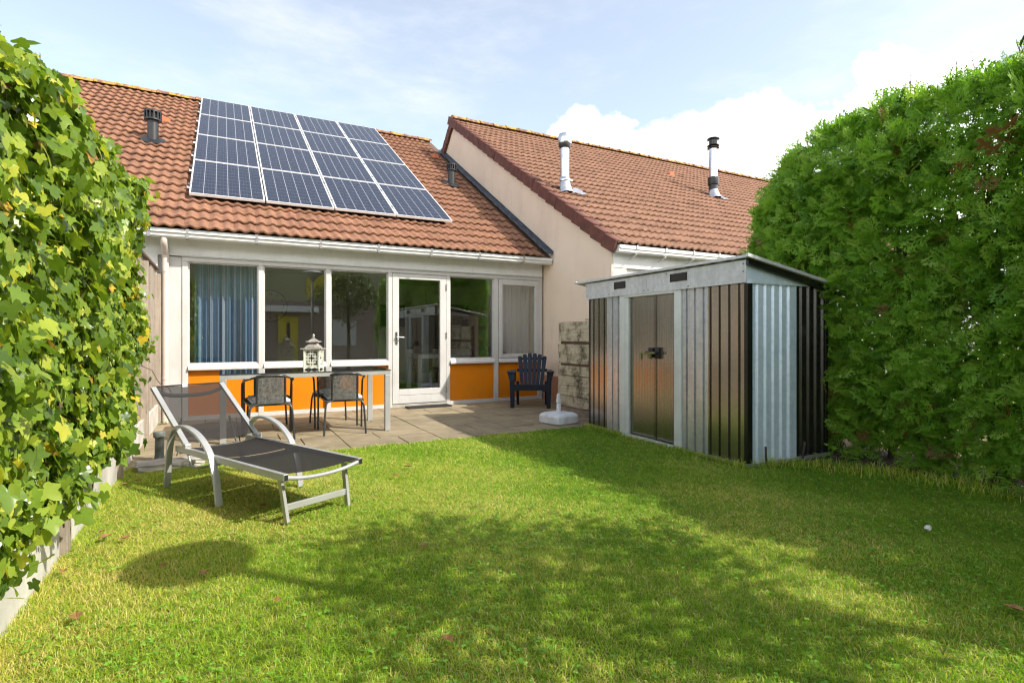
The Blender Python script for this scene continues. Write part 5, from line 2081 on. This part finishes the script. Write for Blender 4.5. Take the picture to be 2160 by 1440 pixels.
CH = [((0.49, 7.075), 0.03, 'black stacking chair seen from behind near the lounger arm'),
      ((1.345, 7.10), -0.07, 'black stacking chair seen from behind in front of the lantern end'),
      ((1.33, 7.72), R(180) + 0.03, 'black stacking chair facing outward from the house side under the table'),
      ((0.52, 7.72), R(180) - 0.04, 'black stacking chair mostly hidden behind the chair near the lounger')]
c0 = make_chair()
for i, ((x, y), rz, lab) in enumerate(CH):
    c = c0 if i == 0 else copy_tree(c0)
    c.location = (x, y, 0)
    c.rotation_euler = (0, 0, rz)
    c['label'] = lab
MAT['cushion'] = make_curtain('cushion', [(0.35, (0.26, 0.30, 0.34)), (0.5, (0.50, 0.53, 0.56)), (0.62, (0.62, 0.63, 0.64))], 22)
for i, lab in enumerate(('striped grey cushion on the chair near the lounger arm', 'striped grey cushion on the chair in front of the lantern end', 'striped grey cushion on the outward facing chair')):
    bm2 = bmesh.new()
    bmesh.ops.create_cube(bm2, size=1)
    bmesh.ops.subdivide_edges(bm2, edges=bm2.edges[:], cuts=4, use_grid_fill=True)
    for v in bm2.verts:
        r_ = max(abs(v.co.x), abs(v.co.y)) * 2
        puff = (1 - 0.55 * r_ ** 4)
        v.co = Vector((v.co.x * 0.41, v.co.y * 0.39, v.co.z * 0.062 * puff + 0.004 * math.sin(v.co.x * 30)))
    me = bpy.data.meshes.new('seat_cushion')
    bm2.to_mesh(me)
    bm2.free()
    me.polygons.foreach_set('use_smooth', [True] * len(me.polygons))
    me.materials.append(MAT['cushion'])
    o = bpy.data.objects.new('seat_cushion', me)
    COL.objects.link(o)
    (x, y), rz, _ = CH[i]
    o.location = (x - 0.01 * math.sin(rz), y + 0.0 * math.cos(rz), 0.448)
    o.rotation_euler = (R(2), 0, rz + 0.05)
    tag(o, lab, 'cushion', 'cushions on the garden chairs')

# ------------------------------------------------------------------ lantern
ln = thing('garden_lantern', 'weathered pagoda shaped lantern with fretwork sides standing on the glass table', 'lantern', (1.035, 7.36, tz), R(-24))
ln.scale = (0.76, 0.76, 0.88)
hw, hz0, hz1 = 0.120, 0.045, 0.285
PATT = ['...........', '.###.#.###.', '.#.......#.', '.#.#.#.#.#.', '.....#.....', '.#.#####.#.', '.....#.....', '.#.#.#.#.#.', '.#.......#.', '.###.#.###.', '...........']
cw, chh = (2 * hw - 0.03) / 11, (hz1 - hz0) / 11
for k in range(4):
    m = MB()
    for r_, row in enumerate(PATT):
        c_ = 0
        while c_ < 11:
            if row[c_] == '.':
                e_ = c_
                while e_ < 11 and row[e_] == '.':
                    e_ += 1
                m.box(-hw + 0.015 + c_ * cw, -hw + 0.015 + e_ * cw, -hw + 0.002, -hw + 0.008, hz1 - (r_ + 1) * chh, hz1 - r_ * chh)
                c_ = e_
            else:
                c_ += 1
    o = m.build('fret_panel', 'lantern_metal', ln, fix=False)
    o.rotation_euler = (0, 0, k * math.pi / 2)
for sx_ in (-1, 1):
    for sy_ in (-1, 1):
        m = MB()
        m.box(sx_ * hw - 0.012, sx_ * hw + 0.012, sy_ * hw - 0.012, sy_ * hw + 0.012, 0.0, 0.290)
        m.build('corner_post', 'lantern_metal', ln, bevel=0.004)
m = MB()
for k in range(4):
    pr = [(-hw, 0.010), (-hw * .75, 0.014), (-hw * .45, 0.030), (-hw * .2, 0.022), (0, 0.014), (hw * .2, 0.022), (hw * .45, 0.030), (hw * .75, 0.014), (hw, 0.010), (hw, 0.046), (-hw, 0.046)]
    q = MB()
    q.prism(pr, 'y', -hw - 0.004, -hw + 0.006)
    cs_, sn_ = math.cos(k * math.pi / 2), math.sin(k * math.pi / 2)
    m.add([(x * cs_ - y * sn_, x * sn_ + y * cs_, z) for x, y, z in q.v], q.f)
m.box(-hw + .006, hw - .006, -hw + .006, hw - .006, 0.036, 0.044)
m.build('base', 'lantern_metal', ln)


def pagoda(z, r0, r1, h, lip, name):
    m = MB()
    prof = [(r0, 0), (r0 * 1.0, 0.010), (r0 * .80, 0.022), (r0 * .62 + r1 * .38, h * .45), (r1 * 1.08, h * .82), (r1, h)]
    rows = []
    for i, (r_, zz__) in enumerate(prof):
        ring = []
        for cx, cy in ((-1, -1), (-.5, -1), (0, -1), (.5, -1), (1, -1), (1, -.5), (1, 0), (1, .5), (1, 1), (.5, 1), (0, 1), (-.5, 1), (-1, 1), (-1, .5), (-1, 0), (-1, -.5), (-1, -1)):
            cor = lip * (abs(cx) * abs(cy)) ** 3 if i < 2 else 0
            ring.append((cx * r_ * (1 + cor * 2), cy * r_ * (1 + cor * 2), z + zz__ + cor * 0.09))
        rows.append(ring)
    m.sheet(rows)
    m.add([rows[0][i] for i in range(16)], [tuple(range(16))])
    m.add([rows[-1][i] for i in range(16)], [tuple(range(16))])
    return m.build(name, 'lantern_roof', ln)


MB().box(-hw + .03, hw - .03, -hw + .03, hw - .03, 0.05, 0.28).build('shade_box', 'dark_stone', ln)  # added dark box, stands in for the shade behind the fretwork
pagoda(0.288, 0.142, 0.066, 0.085, 0.10, 'lower_roof')
m = MB()
for k in range(8):
    an = k * math.pi / 4
    m.tube([(0.055 * math.cos(an), 0.055 * math.sin(an), 0.37), (0.055 * math.cos(an), 0.055 * math.sin(an), 0.392)], 0.008, 6)
m.build('roof_gap_post', 'lantern_metal', ln)
pagoda(0.390, 0.085, 0.014, 0.075, 0.10, 'upper_roof')
m = MB()
m.lathe([(0.010, 0.462), (0.022, 0.468), (0.010, 0.476), (0.018, 0.486), (0.020, 0.496), (0.012, 0.508), (0.002, 0.514)], (0, 0, 0), 14)
m.build('finial', 'lantern_metal', ln, smooth=60)

# ------------------------------------------------------------------ slatted plastic armchair
ad = thing('plastic_armchair', 'dark navy plastic garden armchair with fanned slat back in the patio corner', 'chair', (4.70, 8.13, 0), R(-33))
# local: faces -y, width along x
for i in range(6):
    f0 = -0.165 + 0.066 * i
    f1 = -0.220 + 0.088 * i
    hgt = 0.905 - 0.055 * (abs(i - 2.5) / 2.5) ** 2
    tpy = 0.33
    m = MB()
    w0, w1 = 0.027, 0.038
    by, bz = 0.12, 0.34
    rows = []
    for yo in (0.0, 0.022):
        rows.append([(f0 - w0, by + yo, bz), (f1 - w1, tpy + yo, hgt - 0.025), (f1 - w1 * .5, tpy + yo + .004, hgt - .004), (f1 + w1 * .5, tpy + yo + .004, hgt - .004), (f1 + w1, tpy + yo, hgt - 0.025), (f0 + w0, by + yo, bz)])
    n_ = 6
    m.add(rows[0] + rows[1], [tuple(range(6)), tuple(reversed(range(6, 12)))] + [(k, k + 6, (k + 1) % 6 + 6, (k + 1) % 6) for k in range(6)])
    m.build('back_slat', 'navy_plastic', ad, bevel=0.004)
m = MB()
m.bar((-0.27, 0.275, 0.60), (0.27, 0.275, 0.60), 0.03, 0.05)
m.bar((-0.215, 0.325, 0.80), (0.215, 0.325, 0.80), 0.026, 0.045)
m.build('back_rail', 'navy_plastic', ad, bevel=0.005)
m = MB()
for i in range(5):
    ya, yb = -0.27 + i * 0.085, -0.27 + i * 0.085 + 0.076
    za, zb_ = 0.40 - i * 0.014, 0.40 - i * 0.014 - 0.012
    m.prism([(ya, za - .025), (ya, za), (yb, zb_), (yb, zb_ - .025)], 'x', -0.25, 0.25)
m.build('seat', 'navy_plastic', ad, bevel=0.005)
m = MB()
ap = [(-0.27, 0.30), (-0.27, 0.395), (0.27, 0.395), (0.27, 0.30), (0.235, 0.27), (0.19, 0.295), (-0.19, 0.295), (-0.235, 0.27)]
m.prism(ap, 'y', -0.300, -0.272)
m.build('apron', 'navy_plastic', ad, bevel=0.005)
for s in (-1, 1):
    m = MB()
    m.prism([(s * 0.270, 0.0), (s * 0.335, 0.0), (s * 0.350, 0.45), (s * 0.385, 0.585), (s * 0.275, 0.585), (s * 0.262, 0.30)][::s], 'y', -0.300, -0.255)
    m.prism([(-0.262, 0.0), (-0.195, 0.0), (-0.13, 0.40), (-0.15, 0.585), (-0.30, 0.585), (-0.29, 0.30)], 'x', s * 0.322 - 0.014, s * 0.322 + 0.014)
    m.build('leg', 'navy_plastic', ad, bevel=0.006)
    m = MB()
    m.prism([(0.20, 0.0), (0.27, 0.0), (0.25, 0.40), (0.10, 0.42), (0.12, 0.30)], 'x', s * 0.250 - 0.022, s * 0.250 + 0.022)
    m.build('leg', 'navy_plastic', ad, bevel=0.006)
    m = MB()
    arm = [(s * 0.265, -0.32), (s * 0.395, -0.31), (s * 0.40, -0.10), (s * 0.345, 0.24), (s * 0.29, 0.27), (s * 0.265, 0.05)]
    m.prism(arm[::s], 'z', 0.585, 0.612)
    m.build('armrest', 'navy_plastic', ad, bevel=0.006)
    m = MB()
    m.box(s * 0.315 - 0.03, s * 0.315 + 0.03, 0.20, 0.27, 0.40, 0.584)
    m.build('arm_support', 'navy_plastic', ad, bevel=0.005)

# ------------------------------------------------------------------ parasol base, mat, bollard, block
ub = thing('parasol_base', 'white plastic parasol foot with short tube on the patio edge', 'parasol base', (4.14, 6.40, 0), R(12))
m = MB()
rows = []
for w_, z in ((0.205, 0.0), (0.220, 0.015), (0.220, 0.100), (0.205, 0.125), (0.175, 0.140), (0.03, 0.152)):
    ring = []
    for k in range(33):
        an = 2 * math.pi * k / 32
        c_, s_ = math.cos(an), math.sin(an)
        p_ = 5.0
        r_ = w_ / (abs(c_) ** p_ + abs(s_) ** p_) ** (1 / p_)
        ring.append((r_ * c_, r_ * s_, z))
    rows.append(ring)
m.sheet(rows)
m.build('foot', 'white_plastic', ub, smooth=24)
m = MB()
m.lathe([(0.032, 0.14), (0.030, 0.26), (0.022, 0.27), (0.036, 0.285), (0.036, 0.33), (0.028, 0.345), (0.032, 0.37), (0.020, 0.40), (0.004, 0.405)], (0, 0, 0), 16)
m.build('tube', 'white_plastic', ub, smooth=40)

dm_ = thing('door_mat', 'black rubber ring mat lying in front of the back door', 'door mat', (3.10, 8.84, 0))
m = MB()
nx_, ny_ = 16, 6
w_, d_ = 0.74, 0.24
for i in range(nx_ + 1):
    x = -w_ / 2 + w_ * i / nx_
    m.box(x - .007, x + .007, -d_ / 2, d_ / 2, 0.004, 0.022)
for j in range(ny_ + 1):
    y = -d_ / 2 + d_ * j / ny_
    m.box(-w_ / 2, w_ / 2, y - .007, y + .007, 0.0035, 0.0215)
m.build('ring_grid', 'rubber', dm_)

bl = thing('ground_bollard', 'short grey green ground post standing on the concrete block by the lounger', 'post', (-0.535, 6.25, 0.0))
MB().lathe([(0.050, 0.0), (0.046, 0.015), (0.040, 0.05), (0.038, 0.22), (0.046, 0.225)], (0, 0, 0), 16).build('shaft', 'bollard_green', bl, smooth=40)
MB().lathe([(0.050, 0.226), (0.052, 0.232), (0.052, 0.272), (0.048, 0.280), (0.004, 0.281)], (0, 0, 0), 16).build('cap', 'bollard_green', bl, smooth=40)
bm3 = bmesh.new()
bmesh.ops.create_cube(bm3, size=1)
bmesh.ops.subdivide_edges(bm3, edges=bm3.edges[:], cuts=5, use_grid_fill=True)
for v in bm3.verts:
    v.co = Vector((v.co.x * 0.52, v.co.y * 0.24, v.co.z * 0.11)) + Vector((random.uniform(-.012, .012), random.uniform(-.012, .012), random.uniform(-.006, .006)))
me = bpy.data.meshes.new('concrete_block')
bm3.to_mesh(me)
bm3.free()
me.materials.append(MAT['concrete'])
o = bpy.data.objects.new('concrete_block', me)
COL.objects.link(o)
o.location = (-0.42, 5.93, 0.0)
o.rotation_euler = (0, 0, R(8))
tag(o, 'rough broken concrete block at the patio edge beside the post', 'block')

# ------------------------------------------------------------------ behind the camera: lamp post, tree, row house across the path
# the lamp throws the round shadow on the lawn and stands mirrored in the window
lp = thing('street_lamp', 'grey lamp post with flat round head mirrored in the middle window', 'lamp post', (2.44, 0.50, 0))
H_ = 3.17
MB().tube([(0, 0, -0.05), (0, 0, H_ - 0.12)], 0.038, 12).build('pole', 'silver_paint', lp, smooth=50)
MB().lathe([(0.05, H_ - .30), (0.12, H_ - .20), (0.30, H_ - .06), (0.31, H_ - .03), (0.20, H_ + 0.02), (0.06, H_ + .05), (0.002, H_ + .06)], (0, 0, 0), 28).build('lamp_head', 'shed_grey', lp, smooth=50)

tr = thing('garden_tree', 'small leafy tree mirrored in the window beside the door', 'tree', (3.62, -0.12, 0))
m = MB()
m.tube([(0, 0, -0.05), (0.03, 0.02, 1.0), (0.0, 0.05, 1.9), (-0.05, 0.1, 2.8)], [0.07, 0.055, 0.045, 0.015], 9)
for k in range(16):
    z = random.uniform(1.3, 2.7)
    an = random.uniform(0, 6.28)
    L_ = random.uniform(.5, 1.15)
    m.tube([(0, .03, z), (L_ * .5 * math.cos(an), L_ * .5 * math.sin(an), z + .25), (L_ * math.cos(an), L_ * math.sin(an), z + random.uniform(.2, .6))], [0.02, 0.012, 0.004], 6)
m.build('trunk', 'bark', tr, fix=False)
TR = np.random.default_rng(21)
n = 3400
cl_ = TR.normal(0, 1, (34, 3))
cl_ = cl_ / np.linalg.norm(cl_, axis=1, keepdims=True) * TR.uniform(.35, 1.0, (34, 1)) * np.array([1.1, 1.1, .85]) + np.array([0, 0, 2.65])
ci = TR.integers(0, 34, n)
p = cl_[ci] + TR.normal(0, .17, (n, 3))
X, Y, Z = basis(TR.normal(0, 1, (n, 3)), norm(TR.normal(0, 1, (n, 3)) + np.array([0, 0, .6])))
V, F, T = scatter(PT, CF, p, X, Y, Z, TR.uniform(.06, .10, n), TR.uniform(0, 1, n))
arrays_obj('crown', V, F, 3, 'tree_leaf', T, tr, 'stuff')

rh = thing('opposite_row_house', 'row house with yellow front door across the path mirrored in the window', 'house', (0, -12.6, 0))
m = MB()
m.box(-16, 24, -0.3, 0, 0, 3.05)
m.build('wall', 'mauve_brick', rh)
MB().box(-16, 24, -0.3, 0.02, 3.05, 5.6).build('upper_wall', 'olive_panel', rh)
for x0 in (-6.0, 2.55, 11.0):
    dd_ = MB()
    dd_.box(x0, x0 + 0.98, 0.004, 0.05, 0.02, 2.25)
    d_o = dd_.build('door', 'yellow_paint', rh)
    MB().box(x0 + .42, x0 + .60, 0.052, 0.06, 0.7, 1.9).build('door_window', 'dark_stone', d_o)
    MB().box(x0 - .7, x0 + 1.9, 0.0, 0.9, 2.45, 2.75).build('canopy', 'fascia_paint', rh)
    MB().box(x0 + 2.6, x0 + 4.0, 0.004, 0.05, 0.7, 2.1).build('window', 'white_paint', rh)
    MB().box(x0 + 1.4, x0 + 3.4, 0.024, 0.06, 3.3, 4.6).build('window', 'yellow_paint', rh)
m = MB()
m.prism([(0.4, 5.6), (-4, 7.8), (-8.4, 5.6)], 'x', -16, 24)
m.build('roof', 'tile', rh)
plane('path', -20, 26, -10.5, -5.5, -0.024, 'concrete')
